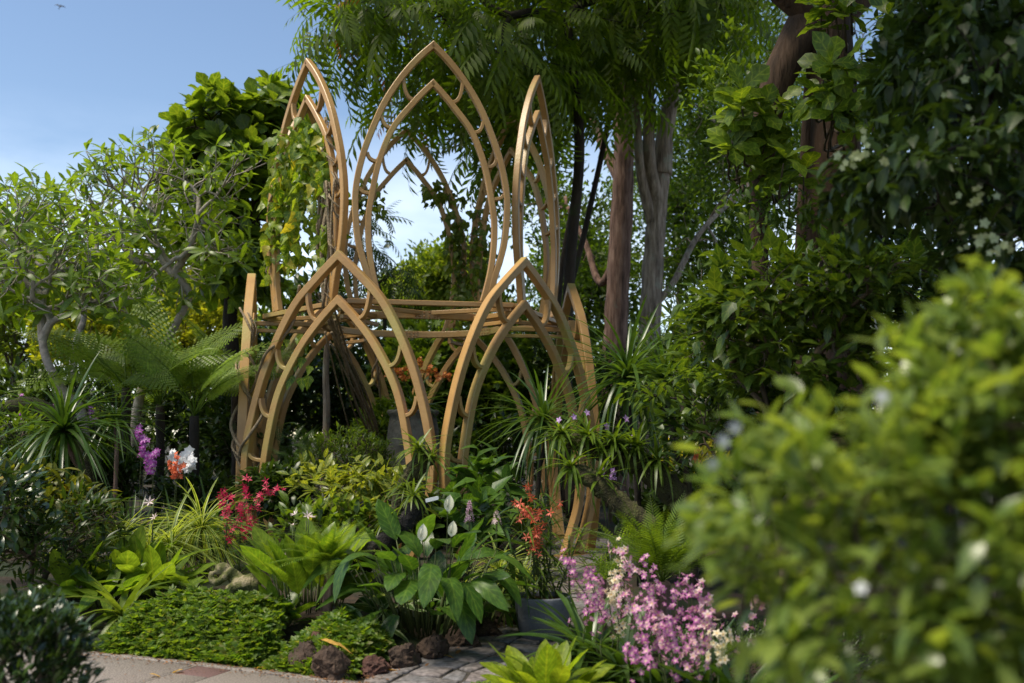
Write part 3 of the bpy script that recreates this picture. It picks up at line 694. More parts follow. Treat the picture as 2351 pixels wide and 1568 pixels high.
def strapplant(name,label,cat,base,k,ln,temps,m,e0=-.2,e1=1.3,singles=None,group=None,trunk=None,trunkr=.03,wood=None,lvar=.25,axis=(0,0,1),root=None):
    base=np.asarray(base,float)
    if root is None: root=thing(name,label,cat,base if trunk is None else trunk[0],group)
    top=base
    if trunk is not None:
        c=crv(trunk,6); put('trunk',mesh('trunk',tube(c,np.linspace(trunkr,trunkr*.8,len(c)),8)),wood or M_bark_dark,root); top=c[-1]
    e=np.linspace(e1,e0,k)+rnd(-.12,.12,k); th=np.arange(k)*2.39996+rnd(0,6.3); 
    d=np.column_stack([np.cos(th)*np.cos(e),np.sin(th)*np.cos(e),np.sin(e)])+(np.asarray(axis)-np.array([0,0,1.]))*.8
    out=np.column_stack([np.cos(th),np.sin(th),0*th]); n=np.array([0,0,1.])-out*.0+out*(-np.sin(e))[:,None]*.0
    n=nrm(np.array([0,0,1.])+RNG.normal(size=(k,3))*.1-out*.6*np.clip(np.sin(e),0,1)[:,None])
    M=frames(top+d*.015,d,n,ln*rnd(1-lvar,1+lvar,k))
    foliage(root,temps,M,m,k if singles is None else singles,'foliage')
    return root
def bloom(root, c, n, fl, size, m, facing=(0,-1,.15), name='flower'):
    """n flowers alternating along the curve c"""
    t=np.linspace(0,len(c)-1.001,n); i=t.astype(int); p=c[i]+(c[np.minimum(i+1,len(c)-1)]-c[i])*(t-i)[:,None]
    f=nrm(np.asarray(facing,float)+rdir(n)*.75); p=p+f*size*.25+rdir(n)*size*.35
    M=frames(p,np.cross(f,rdir(n)),f,size*rnd(.8,1.2,n)); 
    # petals: upright frame
    M=frames(p,nrm(np.cross(np.array([0,0,1.])+.15*RNG.normal(size=(n,3)),f)),f,size*rnd(.75,1.2,n))
    place(name,fl,M,m,root)
def spray(root,pts,n,fl,size,m,start=.35,r=.004,facing=(0,-1,.15),stemmat=None):
    c=crv(pts,8); put('flower_stem',mesh('flower_stem',tube(c,np.linspace(r,r*.5,len(c)),5)),stemmat or M_stem,root)
    bloom(root,c[int(len(c)*start):],n,fl,size,m,facing)
def rock(name,label,pos,size,m,seed,group=None,flat=.75):
    r_=np.random.default_rng(seed); nu,nv=26,16; V=[];F=[]
    dirs=nrm(r_.normal(size=(13,3))); off=r_.uniform(.55,.95,13); ph=r_.uniform(0,6.3,(6,3)); fr=r_.uniform(2,6,(6,3))
    for j in range(nv+1):
        for i in range(nu):
            th=2*math.pi*i/nu; al=math.pi*j/nv; d=np.array([math.sin(al)*math.cos(th),math.sin(al)*math.sin(th),math.cos(al)])
            q=d@dirs.T; rad=1.0
            for w,o in zip(q,off):
                if w>.05: rad=min(rad,o/w)
            rad=min(rad,1.15)*(1+.10*sum(math.sin(f@d*2.2+p[0]) for f,p in zip(fr,ph))/2.2)*(1+r_.uniform(-.05,.05))
            V.append(d*rad*np.array([1,.8,flat])*size)
    for j in range(nv):
        for i in range(nu):
            i2=(i+1)%nu; F.append((j*nu+i,(j+1)*nu+i,(j+1)*nu+i2,j*nu+i2))
    V=np.array(V); V[:nu]=V[:nu].mean(0); V[-nu:]=V[-nu:].mean(0)
    o=put(name,mesh(name,T(V,F),smooth=False),m); o.location=[float(v) for v in pos]; o.rotation_euler=(0,0,r_.uniform(0,6.3)); tag(o,label,'rock',group); return o

# ================================================================ trees
def vol(x,y,d,rx,ry,rd): return (P(x,y,d), np.array([rx*d/FPX, rd, ry*d/FPX]))
def gp(x,d,dz=0.0):
    q=PX(x,d); return np.array([q,d,gz(q,d)+dz])
def tree(name,label,base,trunk,vols,ncl,per,temps,size,m,wood,rtip,singles=0,mode='scatter',group=None,rmax=None,zmin=-.6,shell=.6,sides=6,spread=None,stem_frac=1.,up=.3,out=.6,jit=.7,droop=0.,kros=9,e0=.0,e1=.9,pw=.43,frac=.42,cat='tree',nj=.45):
    base=np.asarray(base,float); root=thing(name,label,cat,base,group)
    tot=sum(np.prod(r)**(1/1.5) for c,r in vols); C=[];D=[]
    for c,r in vols:
        k=max(3,int(ncl*np.prod(r)**(1/1.5)/tot)); p,d=ell(c,r,k,shell,zmin); C.append(p); D.append(d)
    C=np.concatenate(C); D=np.concatenate(D)
    sel=RNG.permutation(len(C))[:max(2,int(len(C)*stem_frac))]
    tips=stems(root,base,C[sel],rtip,wood,[base]+list(trunk),'trunk',sides,rmax=rmax,pw=pw,frac=frac)
    if mode=='rosette':
        pos=np.array([t[0] for t in tips]); ax=np.array([t[1] for t in tips])+np.array([0,0,.8]); M=rosette(pos,ax,kros,size,e0,e1)
    else: M=scatter_leaves(C,D,per,size,spread or size,up,out,jit,droop,nj)
    foliage(root,temps,M,m,singles,'crown')
    return root,C,D

# --- frangipani trees on the left
tree('frangipani_tree','frangipani with mossy dark trunk leaning left, nearest of the three frangipanis',gp(215,12.2),
     [P(190,965,12.2),P(150,905,12.1),P(118,850,12.0)],[vol(120,640,12.2,200,150,1.0),vol(60,520,12.4,150,110,.9),vol(240,700,12.0,110,110,.7),vol(40,700,12.3,120,90,.8)],240,0,L_fran,.25,M_fran,M_bark_fran,.009,
     singles=240,mode='rosette',group='frangipani trees on the left',kros=4,rmax=.052,shell=.6,frac=.30,zmin=-.45)
tree('frangipani_tree','frangipani with pale forked grey branches reaching right towards the pavilion vine',gp(300,14.2),
     [P(312,960,14.2),P(340,860,14.3),P(388,775,14.4),P(432,690,14.4)],[vol(440,540,14.5,150,130,.9),vol(330,400,14.8,150,90,.9),vol(530,400,14.0,90,70,.6),vol(250,560,14.6,120,110,.9),vol(330,680,14.2,110,80,.8),vol(520,600,14.0,60,80,.6)],250,0,L_fran,.26,M_fran,M_bark_fran,.0095,
     singles=240,mode='rosette',group='frangipani trees on the left',kros=4,rmax=.055,shell=.6,frac=.30,zmin=-.4)
tree('frangipani_tree','frangipani standing behind the other two, its upper twigs against the sky',gp(175,16.8),
     [P(178,930,16.8),P(168,820,16.8),P(190,740,16.8)],[vol(150,500,17,190,110,1.2),vol(330,420,17,140,80,1.0),vol(20,560,17,110,140,1.0),vol(400,640,16.5,110,110,.8)],240,0,L_fran,.28,M_fran,M_bark_fran,.0095,
     singles=120,mode='rosette',group='frangipani trees on the left',kros=4,rmax=.055,shell=.6,frac=.30,zmin=-.35)
# --- fiddle-leaf fig behind the frangipani
tree('fiddle_leaf_fig','big fiddle leaf fig with rounded leathery leaves left of the pavilion',gp(528,18.2),
     [P(532,850,18.2),P(528,740,18.2),P(535,640,18.2)],[vol(520,330,18.2,110,105,1.3),vol(590,420,18.2,90,150,1.2),vol(500,560,18.0,85,110,1.0),vol(640,290,18.6,70,80,1.0),vol(560,640,18.2,75,90,.9),vol(450,420,18.4,70,90,.9)],260,0,L_fid,.40,M_fid,M_bark_dark,.016,
     singles=290,mode='rosette',kros=8,e0=.05,e1=1.3,rmax=.12,shell=.5)
# --- large canopy tree over the pavilion: long drooping compound leaves
root,C,D=tree('canopy_tree','tall shade tree whose drooping feathery compound leaves hang over the pavilion',gp(1316,17.6),
     [P(1300,900,17.6),P(1308,620,17.4),P(1330,360,17.0),P(1320,180,16.4)],
     [vol(900,60,14.6,190,110,1.3),vol(1120,130,15.6,230,170,1.7),vol(1010,225,17.0,110,45,1.0),vol(1320,110,17.5,190,190,2.0),vol(1560,20,16.5,150,110,1.8),vol(1160,330,17.4,60,80,.8),vol(1120,-200,16,520,160,3.5),vol(1600,-180,17,300,170,2.5)],
     760,3,F_pinn,.82,M_can,M_bark_dark,.008,singles=240,rmax=.085,spread=.45,droop=.5,up=.2,out=.6,jit=.55,shell=.8,nj=.5,pw=.4,group='canopy trees',sides=6,zmin=-.9)
cl=C[RNG.permutation(len(C))]; sel=[c for c in cl if (c[0]<-1.6 and c[2]<7.6)][:9]
if sel:
    Mn=scatter_leaves(np.array(sel),rdir(len(sel)),1,.5,.2,droop=1.0); place('young_leaf',F_pinn[1],Mn,M_can2,root)
# extra slender stems of the same grove
for lab,x0,pts,d in [('slender dark tree stem leaning right behind the right petal arches',1300,[(1296,760),(1345,520),(1392,300),(1425,60),(1440,-120)],18.4),
                     ('thin dark tree stem rising straight behind the rightmost upper petal',1288,[(1282,700),(1322,420),(1330,200),(1345,-60)],19.2)]:
    b=gp(x0,d); tops=P(*pts[-1],d)
    tree('slender_tree',lab,b,[P(x,y,d) for x,y in pts],[(tops+np.array([0,0,.3]),np.array([1.6,1.4,1.1]))],60,3,F_pinn,.55,M_can,M_bark_dark,.008,rmax=.06,spread=.4,droop=.4,group='canopy trees')
# --- two big trunks
def bigtree(name,label,x0,d,pts,r0,limbs,vols,ncl,per,m,wood,size,group,temps=L_tiny):
    base=gp(x0,d); root=thing(name,label,'tree',base,group); out=[]
    c=crv([base]+[P(x,y,d) for x,y in pts],8); rad=np.linspace(r0,r0*.62,len(c)); rad[:5]*=np.linspace(1.35,1.03,5); 
    rad=rad*(1+.05*np.sin(np.arange(len(c))*1.7)); tt=tube(c,rad,22); cc0=np.repeat(c,22,0); kk=np.tile(np.arange(22),len(c)); rid=(1+.07*np.sin(kk*2.85+np.repeat(np.arange(len(c)),22)*.25)+RNG.normal(size=len(kk))*.025); tt.V=cc0+(tt.V-cc0)*rid[:,None]; out.append(tt)
    for q,ra in limbs:
        cc=crv([P(x,y,dd) for x,y,dd in q],8); out.append(tube(cc,np.linspace(ra,ra*.45,len(cc)),9))
    C=[];D=[]
    tot=sum(np.prod(r)**(1/1.5) for cc,r in vols)
    for cc,r in vols:
        p,dd=ell(cc,r,max(3,int(ncl*np.prod(r)**(1/1.5)/tot)),.9,-1); C.append(p);D.append(dd)
    C=np.concatenate(C);D=np.concatenate(D); tips=[]
    # boughs reach from the limb ends into the crown
    ends=[P(*q[-1][:2],q[-1][2]) for q,ra in limbs]+[c[-1]]
    near=np.argmin(np.stack([np.linalg.norm(C-e,axis=1) for e in ends],1),1)
    for i,e in enumerate(ends):
        T_=C[near==i][::6]
        if len(T_)>1: grow(e,T_,np.array([0,0,1.]),.009,out,tips,pw=.42,rmax=r0*.4)
    put('trunk',mesh('trunk',join(out)),wood,root)
    foliage(root,temps,scatter_leaves(C,D,per,size,.45,nj=.8,jit=1.0),m,0,'crown')
    return root
bigtree('forest_tree','tall tree with reddish brown straight trunk behind the pavilion on the right',1415,20.5,[(1412,900),(1416,700),(1428,480),(1432,330),(1424,180),(1436,-60)],.27,
    [([(1428,560,20.5),(1380,650,20.8),(1345,560,21.2),(1300,470,21.6)],.10),([(1432,330,20.5),(1455,250,20.4),(1478,140,20.2),(1500,20,20.0)],.15),([(1425,420,20.5),(1370,300,21),(1330,160,21.5)],.12)],
    [vol(1330,560,23,120,130,2.2),vol(1240,440,24,110,120,2.0),vol(1500,80,22,190,130,2.5),vol(1330,60,23,200,150,2.5)],560,14,M_fine,M_bark_red,.17,'tall forest trees')
bigtree('forest_tree','tall tree with pale grey bark forking into several upright limbs',1492,19.0,[(1490,900),(1494,700),(1506,520),(1520,400)],.25,
    [([(1520,400,19),(1528,300,19),(1552,180,18.9),(1600,50,18.8),(1640,-60,18.8)],.20),([(1512,470,19),(1492,380,18.8),(1490,270,18.7),(1494,140,18.6),(1500,-40,18.6)],.15),([(1500,520,19),(1472,400,18.8),(1462,280,18.6),(1455,190,18.6)],.12),
     ([(1512,690,19),(1545,650,19),(1600,545,19.4),(1660,480,19.8),(1720,440,20.2)],.075),([(1660,480,19.8),(1700,430,20),(1740,360,20.2)],.05),([(1625,520,19.5),(1645,560,19.2),(1640,620,19)],.03)],
    [vol(1620,330,24,130,190,2.5),vol(1640,60,23,160,150,2.6),vol(1560,620,25,110,90,2.0),vol(1760,330,25,130,260,2.5),vol(1680,560,24,90,80,1.6)],760,14,M_fine,M_bark_grey,.17,'tall forest trees')
# fine-leaved backdrop trees
for i,(x,y,d,rx,ry,rd,lab,mm) in enumerate([
    (1350,640,29,130,150,2.5,'fine leaved tree filling the gap between pavilion and brown trunk',M_fine),
    (1560,460,31,170,240,3.0,'fine leaved tree seen between and right of the two big trunks',M_fine),
    (1720,240,30,180,330,3.0,'fine leaved tree showing through the arch of the strangler fig',M_fine),
    (1030,640,27,90,70,1.6,'pale green sunlit tree seen through the upper front petal',M_far),
    (965,690,33,110,55,2.0,'low pale tree on the skyline seen under the upper front petal',M_far),
    (2020,260,28,260,330,3.0,'fine leaved tree far behind the dark overhanging branches',M_fine)]):
    b=gp(x,d); b[2]=0
    tree('backdrop_tree',lab,b,[P(x,900,d),P(x,y+ry*.6,d)],[vol(x,y,d,rx,ry,rd)],420,20,L_tiny,.19 if d<32 else .24,mm,M_bark_dark,.012,rmax=.2,spread=.5,shell=.9,stem_frac=.25,jit=1.0,nj=.8,group='fine leaved trees behind',zmin=-1)
# feathery small tree left of the arch opening
tree('feathery_tree','small tree with glossy feathery leaves behind the vine covered legs',gp(880,20),[P(882,820,20),P(885,700,20)],[vol(885,640,20,70,60,.9),vol(840,560,20,50,90,.7)],45,3,F_pinn,.5,M_dark,M_bark_dark,.007,spread=.3,droop=.3,up=.1)
# small understory tree inside the shade
tree('young_tree','young tree with straight slim grey trunk behind the left lower arch',gp(748,16.9),[P(750,960,16.9),P(748,860,16.9),P(752,780,16.9)],[vol(745,700,17,75,70,.8),vol(690,740,17,60,60,.6)],70,6,L_oval,.22,M_dark,M_bark_grey,.008,singles=60,rmax=.075,spread=.2)

# --- strangler fig at the upper right
def strangler():
    d=10.6; base=gp(1905,d); root=thing('strangler_fig','dark brown strangler fig with arching aerial roots at upper right','tree',base); out=[]
    def tb(pts,r0,r1,s=10):
        c=crv([P(x,y,dd) for x,y,dd in pts],8); out.append(tube(c,np.linspace(r0,r1,len(c))*(1+.025*np.sin(np.arange(len(c))*.9)),s))
    tb([(1925,1120,10.6),(1918,800,10.6),(1900,520,10.6),(1915,300,10.6),(1905,140,10.6),(1890,0,10.6),(1900,-160,10.6)],.20,.30,12)
    tb([(1975,1110,10.4),(1965,700,10.4),(1958,500,10.4),(1945,300,10.4),(1925,150,10.5)],.10,.13)
    tb([(1744,1110,10.5),(1746,700,10.5),(1744,480,10.5),(1752,330,10.5),(1775,215,10.5),(1815,120,10.5),(1870,20,10.6),(1920,-120,10.6)],.05,.26)
    tb([(1845,1100,10.9),(1840,640,10.9),(1850,460,10.9),(1862,300,10.8),(1872,180,10.7)],.06,.12)
    tb([(1905,60,10.6),(1800,-20,10.4),(1700,-120,10.2)],.2,.12)
    tb([(1910,40,10.6),(2010,-40,10.6),(2120,-140,10.6)],.2,.12)
    put('trunk',mesh('trunk',join(out)),noisemat('strangler_bark',[(.016,.010,.006),(.05,.028,.016),(.085,.05,.03)],8,.9,1.0,22,stretch=(1,1,.2)),root)
    # big leathery leaves on short twigs
    C=np.concatenate([ell(*vol(*v),n,.7)[0] for v,n in (((1735,250,9.8,60,90,.35),7),((1690,330,9.8,45,60,.3),5),((1790,380,9.8,70,50,.3),5),((1900,190,9.3,60,60,.3),7),((1980,240,9.2,80,70,.4),8),((1930,30,9.5,120,50,.5),8),((1760,330,9.9,50,60,.3),4))])
    ax=nrm(np.array([-.2,-.6,.7])+rdir(len(C))*.6); M=rosette(C,ax,6,.27,-.1,1.0,.25); foliage(root,L_fid,M,M_fid,200,'crown')
    tw=[tube(crv([c-a*.05,c-a*.25+np.array([.1,.3,-.1]),c+np.array([.3,.8,-.1])],4),np.linspace(.008,.02,9),5) for c,a in zip(C,ax)]
    put('twig',mesh('twig',join(tw)),M_twig,root,kind='stuff')
    C2=np.concatenate([ell(*vol(*v),n,.9)[0] for v,n in (((1745,480,9.9,90,100,.5),50),((1660,180,10.2,80,150,.5),60),((1850,500,9.9,80,70,.4),30))])
    foliage(root,L_oval,scatter_leaves(C2,nrm(C2-P(1780,400,11)),5,.10,.16,nj=.6,jit=.9),M_mid,0,'crown')
strangler()

# ================================================================ backdrop masses
def hedge(name,label,x,y,d,rx,ry,rd,ncl,per,temps,size,m,group='shrubs behind the pavilion',singles=0,**k):
    b=gp(x,d); return shrub(name,label,'shrub',b,[vol(x,y,d,rx,ry,rd)],ncl,per,temps,size,m,singles,group,stem_frac=.35,**k)
# sunlit shrubs on the far left
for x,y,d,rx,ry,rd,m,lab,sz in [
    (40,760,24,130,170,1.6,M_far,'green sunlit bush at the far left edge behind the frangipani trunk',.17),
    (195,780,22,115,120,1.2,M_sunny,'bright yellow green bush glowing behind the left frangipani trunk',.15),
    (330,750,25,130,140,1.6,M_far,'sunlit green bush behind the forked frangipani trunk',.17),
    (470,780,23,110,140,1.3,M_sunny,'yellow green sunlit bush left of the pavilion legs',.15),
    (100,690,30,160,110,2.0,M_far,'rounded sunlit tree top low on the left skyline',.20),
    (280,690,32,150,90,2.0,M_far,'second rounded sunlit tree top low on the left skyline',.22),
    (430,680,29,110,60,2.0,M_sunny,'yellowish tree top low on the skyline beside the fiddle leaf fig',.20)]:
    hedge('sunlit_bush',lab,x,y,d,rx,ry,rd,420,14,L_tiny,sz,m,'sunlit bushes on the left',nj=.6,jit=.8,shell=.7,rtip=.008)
# dark understory behind the pavilion
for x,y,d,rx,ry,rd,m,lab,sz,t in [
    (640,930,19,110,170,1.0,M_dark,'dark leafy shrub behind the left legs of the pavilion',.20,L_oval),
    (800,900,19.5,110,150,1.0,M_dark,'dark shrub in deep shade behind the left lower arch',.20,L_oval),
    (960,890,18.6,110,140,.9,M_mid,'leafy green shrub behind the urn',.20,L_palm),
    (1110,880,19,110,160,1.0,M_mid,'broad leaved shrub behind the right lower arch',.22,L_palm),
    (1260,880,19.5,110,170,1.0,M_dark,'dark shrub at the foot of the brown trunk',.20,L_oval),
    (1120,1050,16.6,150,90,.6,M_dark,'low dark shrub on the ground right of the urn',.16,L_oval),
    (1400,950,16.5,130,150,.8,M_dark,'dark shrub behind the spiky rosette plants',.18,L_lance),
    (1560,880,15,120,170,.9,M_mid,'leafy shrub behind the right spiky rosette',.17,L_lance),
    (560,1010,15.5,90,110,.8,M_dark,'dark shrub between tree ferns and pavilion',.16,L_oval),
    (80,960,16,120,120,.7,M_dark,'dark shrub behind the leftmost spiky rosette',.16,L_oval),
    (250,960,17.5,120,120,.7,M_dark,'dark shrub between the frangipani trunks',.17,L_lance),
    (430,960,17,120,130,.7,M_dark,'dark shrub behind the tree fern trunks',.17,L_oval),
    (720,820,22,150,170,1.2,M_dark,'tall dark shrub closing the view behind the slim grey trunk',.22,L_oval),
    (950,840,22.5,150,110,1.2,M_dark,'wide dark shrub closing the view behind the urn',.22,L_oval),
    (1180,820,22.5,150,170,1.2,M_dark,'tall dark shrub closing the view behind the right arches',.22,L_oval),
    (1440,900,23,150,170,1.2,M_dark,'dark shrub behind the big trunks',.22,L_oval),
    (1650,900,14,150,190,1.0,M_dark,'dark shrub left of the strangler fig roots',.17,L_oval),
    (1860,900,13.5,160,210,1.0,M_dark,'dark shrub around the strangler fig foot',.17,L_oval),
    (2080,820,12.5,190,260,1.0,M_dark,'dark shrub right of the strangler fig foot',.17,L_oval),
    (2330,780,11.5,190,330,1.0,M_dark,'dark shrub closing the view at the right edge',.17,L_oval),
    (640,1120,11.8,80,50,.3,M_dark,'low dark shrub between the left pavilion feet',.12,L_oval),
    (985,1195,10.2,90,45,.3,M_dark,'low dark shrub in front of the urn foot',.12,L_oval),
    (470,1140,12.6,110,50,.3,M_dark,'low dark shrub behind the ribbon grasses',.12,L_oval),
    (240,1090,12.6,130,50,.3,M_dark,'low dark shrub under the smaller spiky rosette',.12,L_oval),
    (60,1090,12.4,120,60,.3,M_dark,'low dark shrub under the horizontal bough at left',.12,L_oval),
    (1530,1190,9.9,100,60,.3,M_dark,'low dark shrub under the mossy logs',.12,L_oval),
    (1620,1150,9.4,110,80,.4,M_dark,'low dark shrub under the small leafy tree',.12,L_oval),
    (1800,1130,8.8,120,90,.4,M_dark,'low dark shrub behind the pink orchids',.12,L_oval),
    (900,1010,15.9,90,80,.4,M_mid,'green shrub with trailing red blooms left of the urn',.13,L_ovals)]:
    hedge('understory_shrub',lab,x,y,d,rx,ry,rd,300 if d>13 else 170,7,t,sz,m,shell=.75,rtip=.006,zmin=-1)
# treeline on the horizon
def treeline():
    pts=[];
    for a in np.linspace(-62,62,260):
        for k in range(16):
            r=rnd(44,60); z=rnd(.2,1)**.8*(5.6+1.5*math.sin(a*.35)+1.2*math.sin(a*.9+1)); pts.append((r*math.sin(R(a)),r*math.cos(R(a)),z))
    pts=np.array(pts); M=scatter_leaves(pts,rdir(len(pts)),7,.55,.9,nj=.9,jit=1.0); t=join([many(tt,M[i::2]) for i,tt in enumerate(L_tiny)])
    o=put('treeline',mesh('treeline',t),M_far); tag(o,'distant line of leafy trees along the horizon','trees',kind='stuff')
treeline()

# ================================================================ left bed
# tree ferns
def treefern(label,x,d,y0,ytop,k,ln,seed_el=(.25,1.0),lean=0,az=None):
    b=gp(x,d); top=P(x+lean,ytop,d); root=thing('tree_fern',label,'tree fern',b,'tree ferns')
    c=crv([b,(b+top)/2+np.array([.03,0,0]),top],6); put('trunk',mesh('trunk',tube(c,np.linspace(.05,.062,len(c))*(1+.1*np.sin(np.arange(len(c))*2)),9)),M_bark_dark,root)
    th=(np.arange(k)*2.39996+rnd(0,6.3)) if az is None else np.radians(az); k=len(th); el=rnd(seed_el[0],seed_el[1],k)
    d_=np.column_stack([np.cos(th)*np.cos(el),np.sin(th)*np.cos(el),np.sin(el)]); out_=np.column_stack([np.cos(th),np.sin(th),0*th])
    foliage(root,F_fern,frames(np.repeat(top[None],k,0),d_,np.array([0,-.75,.75])-out_*.3,ln*rnd(.8,1.15,k)),M_fern,k,'foliage','frond')
treefern('tree fern with dark slim trunk just left of the pavilion',446,12.6,1060,955,11,1.5,(.85,1.2))
treefern('tree fern with spreading fronds behind the purple orchids',368,13.3,1030,930,10,1.6,(.75,1.15))
treefern('tree fern arching low over the left frangipani trunk',290,12.9,1000,890,10,1.5,(.55,1.0))
treefern('feathery tree fern partly hidden behind the left pavilion legs',540,14.6,1050,900,9,1.4,(.6,1.0))
# spiky rosettes
strapplant('spiky_rosette_plant','large spiky rosette of drooping grey green leaves on a bent stem at left','plant',P(145,990,10.4),120,.78,L_strap+L_arch[:2],M_strap,-.6,1.4,trunk=[gp(200,10.4),P(192,1110,10.4),P(168,1050,10.4),P(145,992,10.4)],trunkr=.035,group='spiky rosette plants',wood=M_bark_red)
strapplant('spiky_rosette_plant','smaller spiky rosette on a thin stem between two tree trunks at left','plant',P(265,965,11.8),55,.55,L_strap,M_strap,-.4,1.3,trunk=[gp(272,11.8),P(268,1040,11.8),P(265,967,11.8)],trunkr=.028,group='spiky rosette plants',wood=M_bark_red)
strapplant('strap_leaf_plant','dense clump of dark strap leaves below the purple orchids','plant',gp(310,10.9,.0),75,.75,L_strap,M_strap,.5,1.45,group='strap leaved orchid plants')
strapplant('strap_leaf_plant','clump of dark strap leaves below the white orchids','plant',gp(415,11.3,.0),55,.70,L_strap,M_strap,.5,1.45,group='strap leaved orchid plants')
strapplant('strap_leaf_plant','clump of strap leaves in front of the far left shrubs','plant',gp(95,11.6,.0),60,.7,L_strap,M_strap,.3,1.4,group='strap leaved orchid plants')
strapplant('strap_leaf_plant','thick clump of dark strap leaves behind the variegated grasses','plant',gp(500,11.0,.0),60,.75,L_strap,M_strap,.5,1.45,group='strap leaved orchid plants')
# orchids in bloom behind
def orchid(label,x,d,sprays,fl,size,m,group='orchids in bloom',k=26,ln=.35,lt=None,fac=(0,-1,.15),n=14):
    b=gp(x,d); root=thing('orchid',label,'orchid',b,group)
    strapplant('','','',b+np.array([0,0,.02]),k,ln,lt or L_strapw,M_strap,.3,1.3,root=root)
    for pts in sprays: spray(root,[b]+[P(px,py,d-.1) for px,py in pts],n,fl,size,m,start=.55,facing=fac)
    return root
orchid('orchid with a spray of bright purple blooms beside the tree fern trunk',330,11.4,[[(322,1090),(326,1020),(318,985)],[(330,1090),(335,1030),(330,1000)]],FL_orch,.085,M_purple)
orchid('second purple orchid spray, lower and right of the taller one',352,11.2,[[(352,1110),(350,1060),(362,1035)],[(350,1110),(342,1070),(338,1048)]],FL_orch,.08,M_purple)
orchid('white orchid with rounded petals beside the pavilion',430,11.2,[[(425,1120),(422,1060),(440,1036)],[(425,1120),(412,1060),(395,1040)],[(430,1110),(436,1070),(446,1058)]],FL_round,.105,M_white,n=12)
orchid('orange orchid blooming in front of the white orchid',402,10.9,[[(405,1130),(402,1080),(410,1045)],[(402,1130),(398,1085),(392,1062)],[(402,1130),(412,1085),(420,1065)]],FL_orch,.07,M_orange,n=13)
orchid('magenta orchid half hidden behind the left frangipani trunk',140,12.8,[[(140,1000),(138,950),(132,930)]],FL_orch,.085,M_purple,n=12)
orchid('small magenta orchid left of the tree fern',215,12.9,[[(218,1010),(216,960),(212,938)]],FL_orch,.08,M_purple,n=9)
orchid('tiny purple orchid high at far left under the branches',52,13.5,[[(55,1000),(52,940),(48,905)]],FL_orch,.08,M_purple,n=7)
# far-left shrubs
shrub('yellowing_shrub','shrub with yellowing leaves below the large spiky rosette','shrub',gp(90,9.2),[vol(70,1150,9.2,110,70,.4),vol(170,1160,9.2,80,60,.35)],120,6,L_oval,.13,M_yel,200,up=.2,droop=.3,shell=.6)
shrub('dark_leaf_shrub','dark green shrub under the yellowing shrub at left','shrub',gp(110,8.4),[vol(100,1270,8.4,150,85,.4),vol(210,1200,8.7,70,60,.3)],150,6,L_lance,.13,M_dark,120,shell=.6)
shrub('dark_leaf_shrub','very dark shrub at the far left edge beside the clipped bush','shrub',gp(-20,8.0),[vol(-10,1200,8.0,110,150,.4)],130,6,L_oval,.12,M_gloss,60,shell=.6)
shrub('dark_leaf_shrub','pale topped shrub at the left edge under the horizontal branch','shrub',gp(10,10.8),[vol(15,1010,10.8,70,70,.4)],60,6,L_fran,.16,M_mid,60,shell=.6)
# low mossy branch crossing at the left edge
br=thing('fallen_branch','mossy dark bough crossing low at the left edge','branch',P(-60,950,12.3)); put('bough',mesh('bough',tube(crv([P(-120,960,12.3),P(0,940,12.3),P(60,928,12.3),P(110,945,12.3),P(180,1000,12.2),gp(240,12.2)],7),np.linspace(.075,.12,36),9)),M_moss,br)
# variegated grasses
for x,d,lab,k,ln in [(285,9.5,'leftmost clump of yellow striped ribbon grass',90,.55),(352,9.2,'yellow striped ribbon grass between two taller clumps',75,.48),(402,9.4,'middle clump of yellow striped ribbon grass with arching blades',95,.56),(470,9.9,'tall clump of yellow striped ribbon grass nearest the pavilion',100,.62)]:
    b=gp(x,d,.28 if x<460 else .38); strapplant('ribbon_grass',lab,'plant',b,k,ln,L_arch,M_varieg,.15,1.45,group='yellow striped ribbon grasses',trunk=[gp(x,d),(gp(x,d)+b)/2+np.array([.02,0,0]),b],trunkr=.015,wood=M_stem)
# ginger like plants
def ginger(label,x,d,k,ln,m=None,e=(.35,1.4),temps=L_ging,fl=None,w=1.0,group='broad leaved ginger plants',name='ginger_plant',base_r=.12,dz=0,st=(.10,.35)):
    b=gp(x,d,dz); root=thing(name,label,'plant',b,group)
    th=np.arange(k)*2.39996+rnd(0,6.3); el=np.linspace(e[1],e[0],k)+rnd(-.1,.1,k); rr_=base_r*np.sqrt(np.linspace(.05,1,k)); p=b+np.column_stack([np.cos(th)*rr_,np.sin(th)*rr_,0*th])
    h=rnd(*st,k)*ln; ax=nrm(np.column_stack([np.cos(th)*np.cos(el)*.6,np.sin(th)*np.cos(el)*.6,0*th+1])); q=p+ax*h[:,None]
    put('stalk',mesh('stalk',join([tube(np.array([a,(a+c)/2,c]),[.007,.006,.004],4) for a,c in zip(p,q)])),M_stem,root,kind='stuff')
    d_=np.column_stack([np.cos(th)*np.cos(el),np.sin(th)*np.cos(el),np.sin(el)]); out_=np.column_stack([np.cos(th),np.sin(th),0*th])
    n_=nrm(np.array([0,0,1.])-out_*.9*np.sin(el)[:,None]+RNG.normal(size=(k,3))*.25)
    s=ln*rnd(.7,1.1,k); foliage(root,temps,frames(q,d_,n_,np.column_stack([s,s*w,s])),m or M_ging,k)
    return root
ginger('ginger plant with pale new leaves at the left end of the fern bank',180,8.3,24,.40,e=(.0,1.2))
ginger('ginger plant with upright broad leaves left of the lobed leaf plant',300,8.7,26,.44,e=(.6,1.45),temps=L_ging[:2],w=1.2)
ginger('ginger plant with drooping leaves between fern bank and dark shrub',255,8.1,22,.36,e=(-.1,1.0))
ginger('ginger plant with upright leaf under the ribbon grass',370,8.6,22,.44,e=(.3,1.4))
